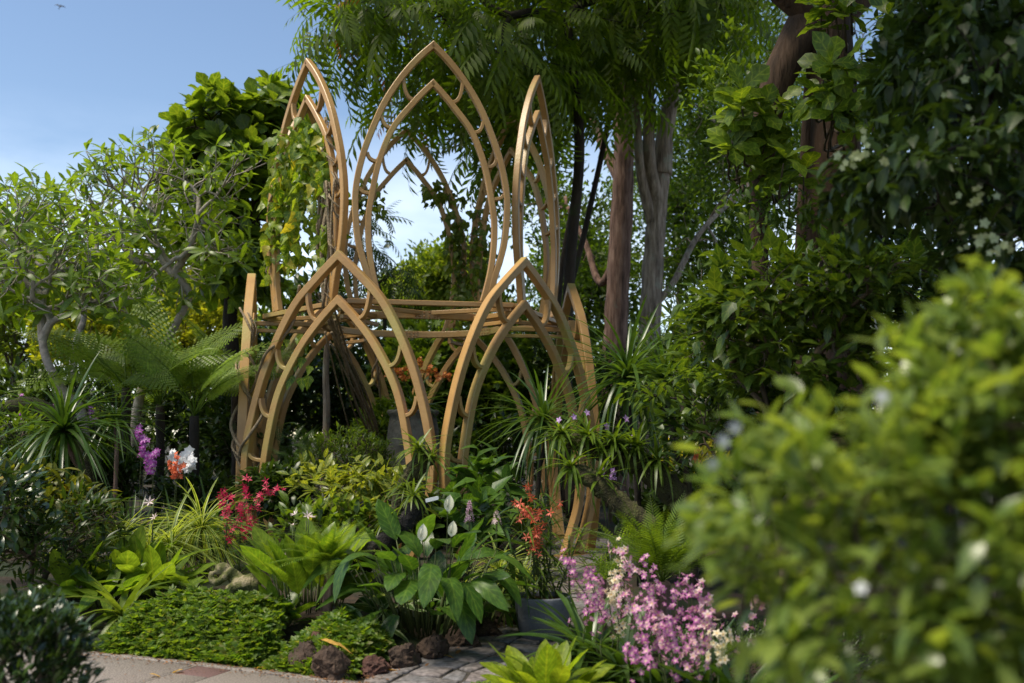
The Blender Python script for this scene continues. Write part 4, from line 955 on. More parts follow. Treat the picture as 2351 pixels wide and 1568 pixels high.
strapplant('pleated_leaf_plant','fountain of long pleated arching leaves at the left end of the fern bank','plant',gp(300,7.75,.04),26,.50,L_strapw,M_strapl,.1,1.1)
ginger('plant with large lobed leaves above the mossy stone figure',432,8.35,9,.24,M_mid,(.1,.8),L_maple,name='lobed_leaf_plant',group=None,w=1.0,dz=.10)
# pink star flowers over the gingers
for i,(x,y,d,lab) in enumerate([(232,1282,8.6,'pale pink star flower above the leftmost ginger plant'),(350,1197,8.9,'pale pink star flower nestled in the ribbon grass'),(352,1150,9.0,'pale pink star flower above the ribbon grass')]):
    b=gp(x,d); r_=thing('star_flower',lab,'flower',b,'pale pink star flowers'); top=P(x,y,d); put('flower_stem',mesh('flower_stem',tube(crv([b,(b+top)/2+np.array([.02,0,0]),top],4),.004,4)),M_stem,r_); bloom(r_,np.array([top,top+.001]),1,FL_star,.11,M_pinkst,(0,-.3,1))
# red orchids
def stemorchid(label,x,d,k,h,m=None,group='stem orchids',lean=(0,0)):
    b=gp(x,d); root=thing('orchid',label,'orchid',b,group); c=crv([b,b+np.array([lean[0]*.5,0,h*.5]),b+np.array([lean[0],lean[1],h])],8); put('cane',mesh('cane',tube(c,.009,5)),M_stem,root)
    n=k; t=np.linspace(.08,1,n); p=np.array([c[int(v*(len(c)-1))] for v in t]); s=np.where(np.arange(n)%2,1,-1)[:,None]; ang=rnd(-.5,.5,n)
    d_=np.column_stack([s[:,0]*np.cos(ang),s[:,0]*np.sin(ang),.35+.5*t]); foliage(root,L_strapw[1:],frames(p,d_,np.array([0,0,1.])+0*d_,rnd(.16,.26,n)),m or M_strap,n)
    return root,c
r_,c=stemorchid('cane orchid carrying a wide spray of crimson blooms at the left pavilion leg',560,9.7,26,.62)
for pts in ([(562,1230),(540,1150),(512,1125)],[(565,1220),(565,1140),(572,1105)],[(566,1225),(600,1140),(650,1125)],[(566,1225),(590,1160),(618,1108)]): spray(r_,[c[-8]]+[P(px,py,9.7) for px,py in pts],16,FL_thin,.085,M_red,start=.35)
r_,c=stemorchid('second crimson cane orchid, lower and further left',528,9.5,20,.5)
for pts in ([(525,1240),(522,1180),(536,1158)],[(530,1240),(550,1180),(556,1160)],[(528,1230),(512,1160),(508,1140)]): spray(r_,[c[-6]]+[P(px,py,9.5) for px,py in pts],11,FL_thin,.08,M_red,start=.35)
stemorchid('flowerless cane orchid with dark two ranked leaves right of the crimson blooms',668,9.6,30,.62,lean=(.08,0)); stemorchid('flowerless cane orchid with glossy leaves under the crimson blooms',604,9.2,26,.48,lean=(-.05,0)); stemorchid('leaning flowerless cane orchid beside the leftmost pavilion foot',690,9.9,24,.5,lean=(.12,0))
orchid('small violet orchid between the left pavilion legs',618,12.8,[[(618,1150),(612,1110),(608,1090)]],FL_orch,.08,M_blue,n=7,k=16)
# small aerial roots bundle under the canes is part of each cane orchid

# --- fern bank along the paving
def fernbank(label,s0,s1,n,h,wid):
    s=rnd(s0,s1,n); f1=rnd(0,6,4); wv=wid*(.72+.16*np.sin(s*5+f1[0])+.14*np.sin(s*11+f1[1])+.08*np.sin(s*23+f1[2])); w=rnd(0,1,n)**.8*wv; p=PAVE_A+PU*s[:,None]+PN*(w+edge_bow(s)+.02)[:,None]
    bc=np.column_stack([rnd(s0,s1,26),rnd(0,wid,26)]); bh=rnd(.25,1.15,26); br_=rnd(.08,.2,26)
    bump_=sum(a*np.exp(-((s-c0)**2+(w-c1)**2)/(2*r0*r0)) for (c0,c1),a,r0 in zip(bc,bh,br_)); bump_=np.clip(bump_,0,1.5)
    prof=np.sin(np.clip(w/wid,0,1)*3.0+.05)*h*(.35+.6*bump_)*np.clip(np.minimum((s-s0)/.25,(s1-s)/.12)+.25,0,1); lv=rnd(.3,1,n)**.5
    z=ground_h(p[:,0],p[:,1])+np.maximum(prof,.012)*lv
    pos=np.column_stack([p,z]); k=7; pos=np.repeat(pos,k,0); th=rnd(0,6.3,n); base=np.column_stack([np.cos(th),np.sin(th),rnd(-.9,.9,n)]); base[:,1]-=.5; base=nrm(base)
    side_=nrm(np.cross(base,[0,0,1.])); d=np.repeat(base,k,0); sd=np.repeat(side_,k,0); o=np.tile(np.array([0,-.8,.8,-.7,.7,-.5,.5]),n)[:,None]; f=np.tile(np.array([.055,.012,.012,.026,.026,.042,.042]),n)[:,None]
    f[::k]=.05
    M=frames(pos+d*(f-.02),nrm(d*(1-.45*np.abs(o))+sd*o),np.repeat(nrm(np.array([0,-.5,.8])+rdir(n)*.8),k,0)+rdir(n*k)*.25,np.repeat(rnd(.024,.066,n),k)*rnd(.8,1.2,n*k))
    o_=put('fern_bank',mesh('fern_bank',many(F_sel[0],M)),M_sel); tag(o_,label,'ground cover',kind='stuff')
fernbank('bank of small bright spike moss along the paving left of the dark rock',.30,1.66,5200,.22,.9)
fernbank('bank of small spike moss spilling over the rocks at the paving corner',1.78,2.42,2600,.16,.95)
# lava rocks
M_lava=noisemat('lava_rock',[(.02,.013,.009),(.055,.034,.023),(.10,.062,.042)],7,.92,1.0,26,second=((.03,.04,.012),5,.6)); M_lavar=noisemat('red_lava_rock',[(.03,.014,.011),(.085,.038,.028),(.12,.06,.045)],7,.92,1.0,26)
for i,(x,d,s,m,lab,z) in enumerate([
 (548,7.05,.17,M_lavar,'reddish rock between the two banks of spike moss',.05),(712,6.62,.15,M_lava,'dark rock left of the largest rock at the paving corner',.10),(775,6.45,.20,M_lava,'largest dark brown lava rock at the paving corner',.09),
 (872,6.52,.13,M_lavar,'reddish split rock right of the largest rock',.06),(935,6.72,.16,M_lava,'dark rounded rock beside the side path',.07),(1000,7.0,.16,M_lava,'dark rock below the peace lily leaves',.07),
 (1062,7.35,.17,M_lava,'dark rock under the drooping peace lily leaves',.06),(1118,7.75,.16,M_lava,'dark rock near the right end of the bed edge',.06),(1160,8.2,.15,M_lava,'last dark rock of the bed edge beside the pot',.05),(745,6.85,.14,M_lavar,'small red topped rock behind the largest rock',.17),(640,7.2,.12,M_lava,'small dark rock half buried in spike moss',.16)]):
    rock('lava_rock',lab,(PX(x,d),d,z-.035),s*.9,m,40+i,'lava rocks edging the bed')
# mossy stone figure
def figure():
    d=7.75; c=P(540,1335,d); root=thing('stone_figure','small moss covered stone figure lying curled in the bed','sculpture',(c[0],c[1],gz(c[0],c[1])))
    import bmesh
    bm=bmesh.new(); sc=.385/1960.0   # crop px -> m  (figure about 0.27 m long)
    def bl(x,y,z,r,sx=1,sy=1,sz=1):
        m_=Matrix.Translation(((x-1100)*sc,z,(650-y)*sc+.02))@Matrix.Diagonal((r*sx,r*sy,r*sz,1)); bmesh.ops.create_icosphere(bm,subdivisions=3,radius=1,matrix=m_)
    def limb(pts,r0,r1):
        cc=crv(pts,5)
        for i,p in enumerate(cc): bl(p[0],p[1],p[2],r0+(r1-r0)*i/(len(cc)-1))
    bl(720,360,.01,.040,1.15,1,.9); bl(600,420,.0,.022)
    limb([(440,480,-.02),(460,640,-.03),(620,720,-.035),(800,600,-.03),(960,450,-.01)],.016,.024)
    limb([(960,450,.0),(1040,560,.01),(1150,700,.01)],.03,.045)
    bl(1400,790,.0,.070,1.15,1,.75); bl(1560,760,.01,.055); bl(1250,820,-.02,.045); bl(1640,830,-.01,.045); limb([(1100,860,-.03),(1000,900,-.04),(1050,980,-.04)],.03,.022)
    me=bpy.data.meshes.new('body'); bm.to_mesh(me); bm.free()
    m_,t,b,out=mat('mossy_stone'); N=t.nodes.new;K=t.links.new; tc_=N('ShaderNodeTexCoord'); n1=N('ShaderNodeTexNoise'); n1.inputs['Scale'].default_value=18; n1.inputs['Detail'].default_value=6; K(tc_.outputs['Object'],n1.inputs['Vector'])
    cr=N('ShaderNodeValToRGB'); e=cr.color_ramp.elements; e[0].position=.35;e[1].position=.62;e[0].color=(.035,.042,.008,1);e[1].color=(.24,.20,.12,1); x=e.new(.48); x.color=(.08,.085,.02,1); K(n1.outputs['Fac'],cr.inputs[0]); K(cr.outputs[0],b.inputs['Base Color']); b.inputs['Roughness'].default_value=.95
    bp=N('ShaderNodeBump'); bp.inputs['Strength'].default_value=.8; bp.inputs['Distance'].default_value=.02; n2=N('ShaderNodeTexNoise'); n2.inputs['Scale'].default_value=70; n2.inputs['Detail'].default_value=5; K(tc_.outputs['Object'],n2.inputs['Vector']); K(n2.outputs['Fac'],bp.inputs['Height']); K(bp.outputs[0],b.inputs['Normal'])
    o=put('body',me,m_,root,world=False); o.location=(0,0,c[2]-gz(c[0],c[1])-.01); o.scale=(1.35,1.35,1.35)
    md=o.modifiers.new('r','REMESH'); md.mode='VOXEL'; md.voxel_size=.006; md.use_smooth_shade=True; sm=o.modifiers.new('s','SMOOTH'); sm.iterations=4
figure()

# ================================================================ centre bed
r_=ginger('bright green ginger clump with upright oval leaves in front of the pavilion',718,7.75,52,.40,e=(.75,1.5),w=1.3,base_r=.27,dz=.04,st=(.15,.8),temps=L_ging[:2])
for x,y,s in [(676,1192,.10),(708,1190,.10),(672,1215,.09),(648,1275,.09),(600,1292,.09),(703,1196,.08)]:
    top=P(x,y,7.6); put('flower_stem',mesh('flower_stem',tube(crv([gp(x+10,7.7),(gp(x+10,7.7)+top)/2,top],4),.004,4)),M_stem,r_); bloom(r_,np.array([top,top+.001]),1,FL_star,s,M_pinkst,(0,-.3,1))
ginger('smaller ginger clump with rounded leaves at the front of the bed',655,7.45,16,.26,e=(.2,1.2),w=1.3,base_r=.10)
def cycad(label,x,d,ytop,k,ln,m,temps,name='cycad',el=(.35,1.45),tr=.055,group=None,base=None):
    b=gp(x,d) if base is None else base; top=P(x,ytop,d); root=thing(name,label,'plant',b,group); c=crv([b,(b+top)/2,top],6); put('trunk',mesh('trunk',tube(c,np.linspace(tr*.8,tr,len(c))*(1+.15*np.sin(np.arange(len(c))*2.5)),9)),M_bark_red,root)
    th=np.arange(k)*2.39996+rnd(0,6.3); e=np.linspace(el[1],el[0],k); d_=np.column_stack([np.cos(th)*np.cos(e),np.sin(th)*np.cos(e),np.sin(e)]); out_=np.column_stack([np.cos(th),np.sin(th),0*th])
    foliage(root,temps,frames(np.repeat(top[None],k,0),d_,np.array([0,0,1.])-out_*.7*np.sin(e)[:,None],ln*rnd(.85,1.1,k)),m,k,'foliage','frond')
cycad('small cycad with dark scaly trunk and upright feathery fronds in the ginger clump',758,7.4,1292,26,.44,M_cycad,F_cyc,el=(.35,1.45),tr=.038)
# peace lily
r_=ginger('peace lily with large dark ribbed leaves and white spathes beside the side path',985,7.4,92,.335,M_peace,(-.25,1.35),L_big,name='peace_lily',group=None,base_r=.32,w=1.05,dz=.06,st=(.3,2.0))
def spathe(root,x,y,d,s):
    top=P(x,y,d); b=gp(1015,7.4); put('flower_stem',mesh('flower_stem',tube(crv([b+np.array([(top[0]-b[0])*.5,0,.1]),(b+top)/2+np.array([(top[0]-b[0])*.3,0,.05]),top],6),.004,5)),M_stem,root)
    place('spathe',leaf(.62,'oval',5,2,.22,.15),frames(top[None]-np.array([[0,.0,s*.5]]),np.array([[.15,-.1,1.]]),np.array([[.1,-1.,-.2]]),s),M_spathe,root)
    place('spadix',tube(np.array([[0,0,0],[.25,0,0],[.5,0,0]]),[.035,.04,.02],6),frames(top[None]-np.array([[0,.02,s*.25]]),np.array([[0.05,-.15,1.]]),np.array([[0,-1.,0]]),s),M_spathe,root)
for x,y,d,s in [(967,1222,6.85,.115),(1036,1214,6.95,.11),(1028,1155,7.2,.12),(896,1276,7.2,.06),(952,1290,7.0,.05)]: spathe(r_,x,y,d,s)
ginger('peace lily leaves without flowers at the right end of the bed edge',1095,7.9,28,.30,M_peace,(-.4,1.0),L_big,name='peace_lily',group=None,base_r=.2,dz=.06,st=(.2,1.1))
ginger('plant with silver edged leaves between ginger and peace lily',905,7.5,18,.24,M_agl,(-.1,1.0),L_ging,name='banded_leaf_plant',group=None,base_r=.14,w=1.2,dz=.06)
ginger('second plant with silver banded leaves, low at the front of the bed',850,7.15,12,.24,M_agl,(-.2,.8),L_ging,name='banded_leaf_plant',group=None,base_r=.10,w=1.2)
# driftwood
def log(name,label,pts,r0,r1,m,group=None,knob=.15):
    c=crv([P(*p) for p in pts],8); n=len(c); rad=np.linspace(r0,r1,n)*(1+knob*np.sin(np.arange(n)*1.9)*np.cos(np.arange(n)*.7)); root=thing(name,label,'log',c[0],group)
    t=tube(c,rad,14); nn=len(t.V); t.V+=RNG.normal(size=(nn,3))*r0*.06; put('wood',mesh('wood',t),m,root); 
    # hanging fibres and roots
    k=60; i=RNG.integers(1,n-1,k); fb=[]
    for j in i:
        p=c[j]+rdir(1)[0]*rad[j]; fb.append(tube(np.array([p,p+np.array([rnd(-.03,.03),rnd(-.03,.03),-rnd(.02,.07)]),p+np.array([rnd(-.05,.05),rnd(-.05,.05),-rnd(.05,.14)])]),[.002,.0015,.001],3))
    put('roots',mesh('roots',join(fb)),M_vine,root,kind='stuff'); return root,c
log('driftwood_log','black fibrous log slanting up out of the bed with small tags',[(828,1300,7.85),(862,1262,7.8),(900,1235,7.75),(935,1195,7.75),(968,1150,7.8)],.080,.068,M_black,'driftwood logs carrying orchids')
log('driftwood_log','mossy upright log stump in front of the urn',[(905,1200,8.6),(925,1130,8.6),(950,1085,8.6),(985,1040,8.6)],.07,.085,M_moss,'driftwood logs carrying orchids')
for (x,y,tilt,lab) in [(906,1216,.25,'white plant tag hanging on the black log'),(992,1146,1.35,'white plant tag sticking out from the top of the black log')]:
    p=P(x,y,7.62); V=[(-.014,0,-.05),(.014,0,-.05),(.014,0,.045),(.009,0,.05),(-.009,0,.05),(-.014,0,.045)]; V=V+[(a,.0025,c_) for a,b_,c_ in V]; o=put('plant_tag',mesh('plant_tag',T(V,[(0,1,2,3,4,5),(11,10,9,8,7,6)]+[(k,(k+1)%6,6+(k+1)%6,6+k)[::-1] for k in range(6)]),smooth=False),noisemat('tag_white',[(.7,.7,.68),(.78,.78,.76)],4,.5,0)); o.location=p; o.rotation_euler=(0,tilt,.2); tag(o,lab,'tag','plant tags')
def epiphyte(label,x,y,d,k,ln,m=M_strapl,temps=None,fl=None,n=0,axis=(0,-.2,1),e=(-.3,1.3),group='epiphytic plants on the logs'):
    b=P(x,y,d); root=strapplant('epiphyte',label,'plant',b,k,ln,temps or L_strapw,m,e[0],e[1],group=group,axis=axis)
    for i in range(n): 
        q=b+np.array([rnd(-.5,.5)*ln,-.3*ln,rnd(.3,.9)*ln]); bloom(root,np.array([q,q+.001]),1,fl[0],fl[1],fl[2],(0,-1,.3))
    return root
epiphyte('epiphyte with pale arching leaves on top of the mossy stump',960,1035,8.55,34,.24,M_strapl); epiphyte('epiphyte on the right of the mossy stump, touching the pavilion leg',992,1052,8.5,22,.2,M_strapl); epiphyte('epiphyte low on the mossy stump',930,1120,8.5,34,.2,M_strapl); epiphyte('epiphyte on top of the black log',948,1142,7.75,28,.19,M_strapl); epiphyte('epiphyte halfway down the black log',892,1195,7.75,26,.17,M_mid)
# shrubs inside
shrub('variegated_shrub','shrub with pale yellow green leaf tips left of the mossy stump','shrub',gp(845,9.9),[vol(850,1115,9.9,105,45,.4),vol(780,1150,9.8,70,40,.3),vol(900,1160,9.7,80,50,.3)],70,8,L_oval,.155,M_pale,200,up=.1,droop=.25)
shrub('green_shrub','dark green shrub under the variegated shrub','shrub',gp(800,9.6),[vol(810,1215,9.5,120,60,.35),vol(700,1225,9.6,80,50,.3)],90,7,L_oval,.13,M_mid,150,shell=.6)
shrub('mounded_shrub','dense mound of small glossy leaves inside the pavilion','shrub',gp(795,12.9),[vol(795,1055,12.9,105,65,.6)],260,9,L_lance,.085,M_mid,0,shell=.4)
shrub('pale_leaf_plant','plant with pale rounded leaves behind the variegated shrub','shrub',gp(745,10.9),[vol(750,1110,10.9,70,40,.3)],26,4,L_oval,.15,M_pale,100)
shrub('feather_shrub','soft feathery dark green shrub by the left pavilion foot','shrub',gp(690,12.3),[vol(690,1090,12.3,55,90,.4)],34,4,F_soft,.28,M_strap,0)
shrub('philodendron','large heart leaved plant on the ground right of the pavilion front foot','plant',gp(1120,10.8),[vol(1120,1140,10.8,70,75,.4)],26,3,L_heart,.26,M_peace,78,droop=.3)
shrub('philodendron','heart leaved plant hiding the two front centre feet of the pavilion','plant',gp(1085,9.7),[vol(1082,1190,9.7,60,45,.25)],22,3,L_heart,.22,M_peace,66,droop=.3)
shrub('philodendron','heart leaved plant right of the urn in shade','plant',gp(1090,12.6),[vol(1080,1110,12.6,70,50,.4)],20,3,L_heart,.25,M_peace,60,droop=.3)
for i,(x,d,lab) in enumerate([(1140,13.4,'dark reedy clump dotted with tiny cream flowers behind the right arch'),(1060,13.2,'dark reedy clump dotted with tiny cream flowers left of the front feet'),(1210,13.6,'dark reedy clump with tiny cream flowers near the right foot')]):
    rt=strapplant('reed_orchid',lab,'plant',gp(x,d),60,.8,L_strap,M_dark,.8,1.5,group='reedy orchids in shade',singles=60)
    for q in range(3): spray(rt,[gp(x,d),P(x+(q-1)*22,1120,d-.2),P(x+(q-1)*30,1080+q*12,d-.3)],9,FL_thin,.055,M_cream,start=.5)
# urn
urnp=[(.0,.02),(.26,.02),(.28,.06),(.29,.2),(.335,.6),(.36,1.0),(.365,1.35),(.35,1.6),(.33,1.72),(.325,1.78),(.355,1.81),(.365,1.84),(.355,1.862),(.335,1.868),(.31,1.86),(.305,1.78),(.0,1.76)]
M_urn=noisemat('bronze_patina',[(.05,.045,.036),(.11,.10,.08),(.17,.155,.125)],5,.7,.6,26,metal=.0,second=((.11,.15,.11),9,.6)); ur=thing('urn','tall dark bronze urn with weathered patina in the middle of the pavilion','urn',(CX-.02,13.9,0))
def relief(t,k): t.V=t.V+np.column_stack([RNG.normal(size=(len(t.V),2))*k,0*t.V[:,2]]); return t
o=put('body',mesh('body',relief(lathe([p for p in np.repeat(urnp,1,0)][:9],48),.002)),M_urn,ur,world=False); put('rim',mesh('rim',lathe(urnp[8:15],48)),M_urn,ur,world=False); put('soil',mesh('soil',lathe([(.31,1.80),(.15,1.83),(.0,1.85)],32)),M_soil,ur,world=False)
uo=thing('urn_orchid','orchid with drooping rust orange sprays growing in the urn','orchid',(CX-.02,13.9,1.83))
strapplant('','','',np.array([CX-.02,13.9,1.84]),44,.5,L_strapw,M_strap,.4,1.45,root=uo)
for pts in ([(935,900),(915,850),(885,862)],[(950,890),(935,845),(912,858)],[(965,900),(968,830),(958,836)],[(975,900),(998,850),(1004,872)],[(980,905),(1020,860),(1034,868)],[(970,890),(985,850),(990,842)],[(945,900),(920,856),(930,870)]): spray(uo,[np.array([CX,13.9,1.84])]+[P(px,py,13.7) for px,py in pts],20,FL_orch,.062,M_urnfl,start=.5)
# hyacinth like bloom
for x,y0,y1,d,s,lab in [(1078,1200,1152,8.7,.055,'dense upright pink flower spike behind the peace lily'),(1140,1205,1175,8.6,.05,'smaller pink flower spike left of the ribbon plant in its pot')]:
    b=gp(x,d); r_=thing('flower_spike',lab,'flower',b,'pink flower spikes'); top=P(x,y1,d); mid=P(x,y0,d); put('flower_stem',mesh('flower_stem',tube(np.array([b,mid,top]),.008,6)),M_stem,r_)
    t=rnd(0,1,46); p=mid+(top-mid)*t[:,None]; f=nrm(np.column_stack([rdir(46)[:,:2],rnd(.1,.6,46)])); place('flower',FL_thin,frames(p+f*.035*(1.15-t[:,None]),np.cross(f,[0,0,1.]),f,s*rnd(.8,1.1,46)),M_lilac if False else M_pinkst if y1>1160 else pm('pink_spike_petal',(.62,.30,.46),(.78,.55,.62)),r_)
# vines on the pavilion are further below

# ================================================================ right hand side
# spiky rosettes beside the pavilion
strapplant('spiky_rosette_plant','largest spiky rosette with upright crown right of the pavilion','plant',P(1440,868,9.6),115,.78,L_strap+L_arch[:2],M_strap,-.6,1.45,trunk=[gp(1465,9.6),P(1460,1050,9.6),P(1446,950,9.6),P(1440,870,9.6)],trunkr=.035,group='spiky rosette plants',wood=M_bark_dark)
strapplant('spiky_rosette_plant','drooping spiky rosette in front of the rightmost pavilion legs','plant',P(1248,965,10.6),100,.66,L_strap+L_arch[:2],M_strap,-.8,1.3,trunk=[gp(1232,10.6),P(1236,1100,10.6),P(1250,1030,10.6),P(1248,967,10.6)],trunkr=.03,group='spiky rosette plants',wood=M_bark_dark)
strapplant('spiky_rosette_plant','spiky rosette behind and right of the largest one','plant',P(1525,872,10.4),80,.7,L_strap,M_strap,-.3,1.4,trunk=[gp(1530,10.4),P(1528,1000,10.4),P(1525,874,10.4)],trunkr=.03,group='spiky rosette plants',wood=M_bark_dark)
# leafy little tree in front of them
tree('small_leafy_tree','small tree with thin dark trunk and drooping oval leaves right of the logs',gp(1590,8.6),[P(1580,1110,8.6),P(1555,1050,8.6),P(1540,980,8.6)],[vol(1560,900,8.6,110,60,.5),vol(1640,930,8.4,80,60,.4)],60,6,L_oval,.125,M_hib,M_bark_dark,.004,singles=200,rmax=.035,droop=.35,up=.1)
# broad-leaved shrubs
shrub('hibiscus_shrub','large broad leaved shrub in the middle right, catching light on top','shrub',gp(1800,6.9),[vol(1810,700,6.9,220,130,.7),vol(1700,780,7.2,140,110,.6),vol(1960,660,6.5,150,110,.6),vol(1840,860,6.8,180,110,.6)],330,7,L_oval+L_heart[:1],.135,M_hib,290,up=.15,out=.7,jit=.6,shell=.5,droop=.1,group='broad leaved shrubs at right')
shrub('hibiscus_shrub','dark broad leaved shrub below the large one, behind the near bush','shrub',gp(1700,7.6),[vol(1700,990,7.6,170,110,.6),vol(1850,1010,7.2,150,120,.6)],170,6,L_oval,.13,M_dark,120,shell=.5,group='broad leaved shrubs at right')
shrub('hibiscus_shrub','dark shrub filling the gap beside the strangler fig','shrub',gp(1650,11.5),[vol(1640,740,11.5,110,140,.8),vol(1760,700,11.8,130,130,.8)],170,6,L_lance,.17,M_dark,80,shell=.5,group='broad leaved shrubs at right')
shrub('croton','croton with glowing yellow leaves seen between the dark trunks','shrub',gp(1580,11.2),[vol(1580,1080,11.2,75,60,.4)],40,7,L_lance,.17,M_croton,200)
orchid('orange orchid spray right of the thin dark trunk',1590,10.6,[[(1600,1120),(1600,1060),(1594,1035)]],FL_orch,.07,M_orange,n=12)
orchid('small purple orchid spray hanging behind the pavilion right feet',1395,11.0,[[(1388,1150),(1385,1100),(1382,1070)],[(1398,1140),(1408,1090),(1404,1068)]],FL_orch,.055,M_lilac,n=14)
# logs with orchids
log('driftwood_log','mossy log with narrow leaved orchids reaching left across the pavilion foot',[(1500,1215,8.1),(1445,1172,8.15),(1395,1128,8.2),(1345,1092,8.25),(1310,1085,8.3)],.085,.07,M_moss,'driftwood logs carrying orchids')
log('driftwood_log','thick dark log with orchids above the lower mossy log',[(1590,1180,8.6),(1530,1115,8.6),(1470,1065,8.6),(1390,1040,8.6),(1310,1010,8.7)],.13,.07,M_moss,'driftwood logs carrying orchids')
for x,y,k,lab,n in [(1310,1075,34,'narrow leaved orchid at the tip of the lower mossy log',0),(1375,1100,24,'narrow leaved orchid halfway along the lower mossy log',0),(1290,1000,46,'narrow leaved orchid with lilac blooms at the tip of the upper log',2),(1350,1005,40,'narrow leaved orchid with lilac blooms left on the upper log',2),(1410,1020,52,'narrow leaved orchid with one lilac bloom mid upper log',1),(1460,1030,46,'narrow leaved orchid right on the upper log',1),(1510,1060,36,'narrow leaved orchid near the thick end of the upper log',0)]:
    epiphyte(lab,x,y,8.25 if y>1060 else 8.5,k,.26,M_mid,L_strap if False else L_strapw,(FL_orch,.075,M_lilac),n,e=(-.4,1.3))
# cycad and ferns
cycad('cycad with long arching comb like fronds below the logs',1520,7.4,1335,20,.80,M_mid,F_cyc,el=(.55,1.35),tr=.06)
cycad('bright soft fern beside the pavilion right foot',1425,7.9,1270,18,.36,M_fern,F_soft,name='fern',el=(.2,1.3),tr=.02)
cycad('second bright fern right of the pavilion foot, closer to the pink orchids',1385,7.2,1330,14,.32,M_fern,F_soft,name='fern',el=(.2,1.3),tr=.02)
# pot with orange orchid
M_pot=noisemat('blue_grey_pot',[(.09,.10,.12),(.13,.14,.165),(.17,.18,.20)],6,.7,.25,40)
def pot(label,x,d,r,h,z=0.0,m=None):
    b=np.array([PX(x,d),d,z]); root=thing('flower_pot',label,'pot',b,'flower pots'); prof=[(.0,0),(r*.72,0),(r*.80,.01),(r*.93,h*.5),(r*.99,h*.85),(r*1.0,h*.97),(r*.985,h),(r*.90,h),(r*.88,h*.98),(r*.86,h*.86)]
    put('body',mesh('body',lathe(prof,40)),m or M_pot,root,world=False); put('soil',mesh('soil',lathe([(r*.88,h*.88),(r*.5,h*.92),(0,h*.93)],24)),noisemat('coir',[(.12,.05,.02),(.22,.10,.045)],30,.95,.8,80),root,world=False); return b
b=pot('blue grey round pot at the edge of the side path',1245,7.65,.215,.31)
ro=thing('potted_orchid','tall orchid with drooping orange blooms growing in the blue grey pot','orchid',b+np.array([0,0,.28]))
for i in range(7):
    q=b+np.array([rnd(-.12,.12),rnd(-.1,.1),.29]); top=q+np.array([rnd(-.35,.3),rnd(-.15,.15),rnd(.45,.85)]); c=crv([q,(q+top)/2+np.array([rnd(-.06,.06),0,.03]),top],8); put('cane',mesh('cane',tube(c,np.linspace(.009,.005,len(c)),5)),M_stem,ro)
    n=32; t=np.linspace(.06,1,n); p=np.array([c[int(v*(len(c)-1))] for v in t]); th=np.arange(n)*2.4; d_=np.column_stack([np.cos(th),np.sin(th),.25+.6*t]); foliage(ro,L_strapw,frames(p,d_,np.array([0,0,1.])+0*d_,rnd(.14,.22,n)),M_strapl if i%2 else M_strap,n)
for pts,n in ([[(1205,1250),(1195,1180),(1190,1150)],4],[[(1215,1240),(1212,1160),(1210,1110)],6],[[(1220,1250),(1216,1190),(1208,1165)],6],[[(1232,1250),(1240,1200),(1246,1168)],6],[[(1240,1250),(1270,1180),(1285,1150)],4],[[(1232,1290),(1228,1240),(1230,1205)],8],[[(1236,1310),(1240,1260),(1236,1230)],5],[[(1228,1300),(1222,1260),(1218,1225)],5]): spray(ro,[b+np.array([0,0,.3])]+[P(px,py,7.55) for px,py in pts],n,FL_thin,.085,M_orange2,start=.6,facing=(0,-1,-.2))
b2=pot('dark pot half hidden behind the peace lily',1140,8.55,.20,.36,m=noisemat('dark_pot',[(.03,.033,.038),(.05,.055,.06)],6,.7,.2))
strapplant('ribbon_grass','yellow striped ribbon plant with arching blades in the dark pot','plant',b2+np.array([.02,0,.34]),90,.46,L_arch,M_varieg,.1,1.45,group='yellow striped ribbon grasses')
strapplant('ribbon_grass','yellow green ribbon plant between dark pot and orange orchid','plant',gp(1200,8.2,.32),70,.42,L_arch,M_varieg,.1,1.45,group='yellow striped ribbon grasses',trunk=[gp(1205,8.2),gp(1202,8.2,.2),gp(1200,8.2,.34)],trunkr=.012,wood=M_stem)
stemorchid('upright cane orchid with fleshy leaves right of the orange blooms',1305,8.0,26,.72,M_strapl)
# strap leaved orchid mass with pink spikes
for x,d,lab,k,ln in [(1335,6.95,'fan of long dark strap leaves right of the blue grey pot',24,.5),(1345,6.5,'clump of dark strap leaves under the leftmost pink orchid spikes',34,.55),(1420,6.1,'clump of strap leaves under the middle pink orchids',34,.5),(1500,5.8,'clump of strap leaves below the tallest pink orchid spikes',34,.5),(1590,5.6,'clump of strap leaves below the right pink orchids',30,.48),(1670,5.5,'clump of strap leaves right of the pink orchids',30,.48),(1760,5.2,'dark strap leaves at the bottom right under the near bush',30,.5)]:
    strapplant('pink_orchid_leaves',lab,'plant',gp(x,d),k,ln,L_strapw,M_strap,.15,1.35,group='strap leaved orchids in the right bed')
PSP=[(1352,1275,1385,6.3,M_pinkd,''),(1375,1300,1400,6.2,M_pinkd,''),(1400,1245,1380,6.3,M_cream,''),(1420,1330,1420,6.1,M_cream,''),(1385,1340,1430,6.0,M_pinkd,''),(1470,1240,1340,6.1,M_pinkw,''),(1490,1275,1400,5.9,M_pinkd,''),(1462,1330,1450,5.8,M_pinkw,''),(1520,1330,1470,5.7,M_pinkd,''),(1548,1310,1450,5.7,M_pinkd,''),(1585,1330,1490,5.6,M_pinkd,''),(1600,1320,1440,5.6,M_pinkd,''),(1640,1340,1450,5.5,M_pinkw,''),(1550,1420,1530,5.4,M_pinkd,''),(1500,1400,1490,5.5,M_pinkd,''),(1705,1360,1450,5.5,M_pinkw,''),(1480,1490,1530,5.2,M_pinkd,''),(1650,1430,1500,5.3,M_cream,''),(1595,1400,1520,5.4,M_pinkw,''),(1530,1380,1480,5.6,M_pinkw,'')]
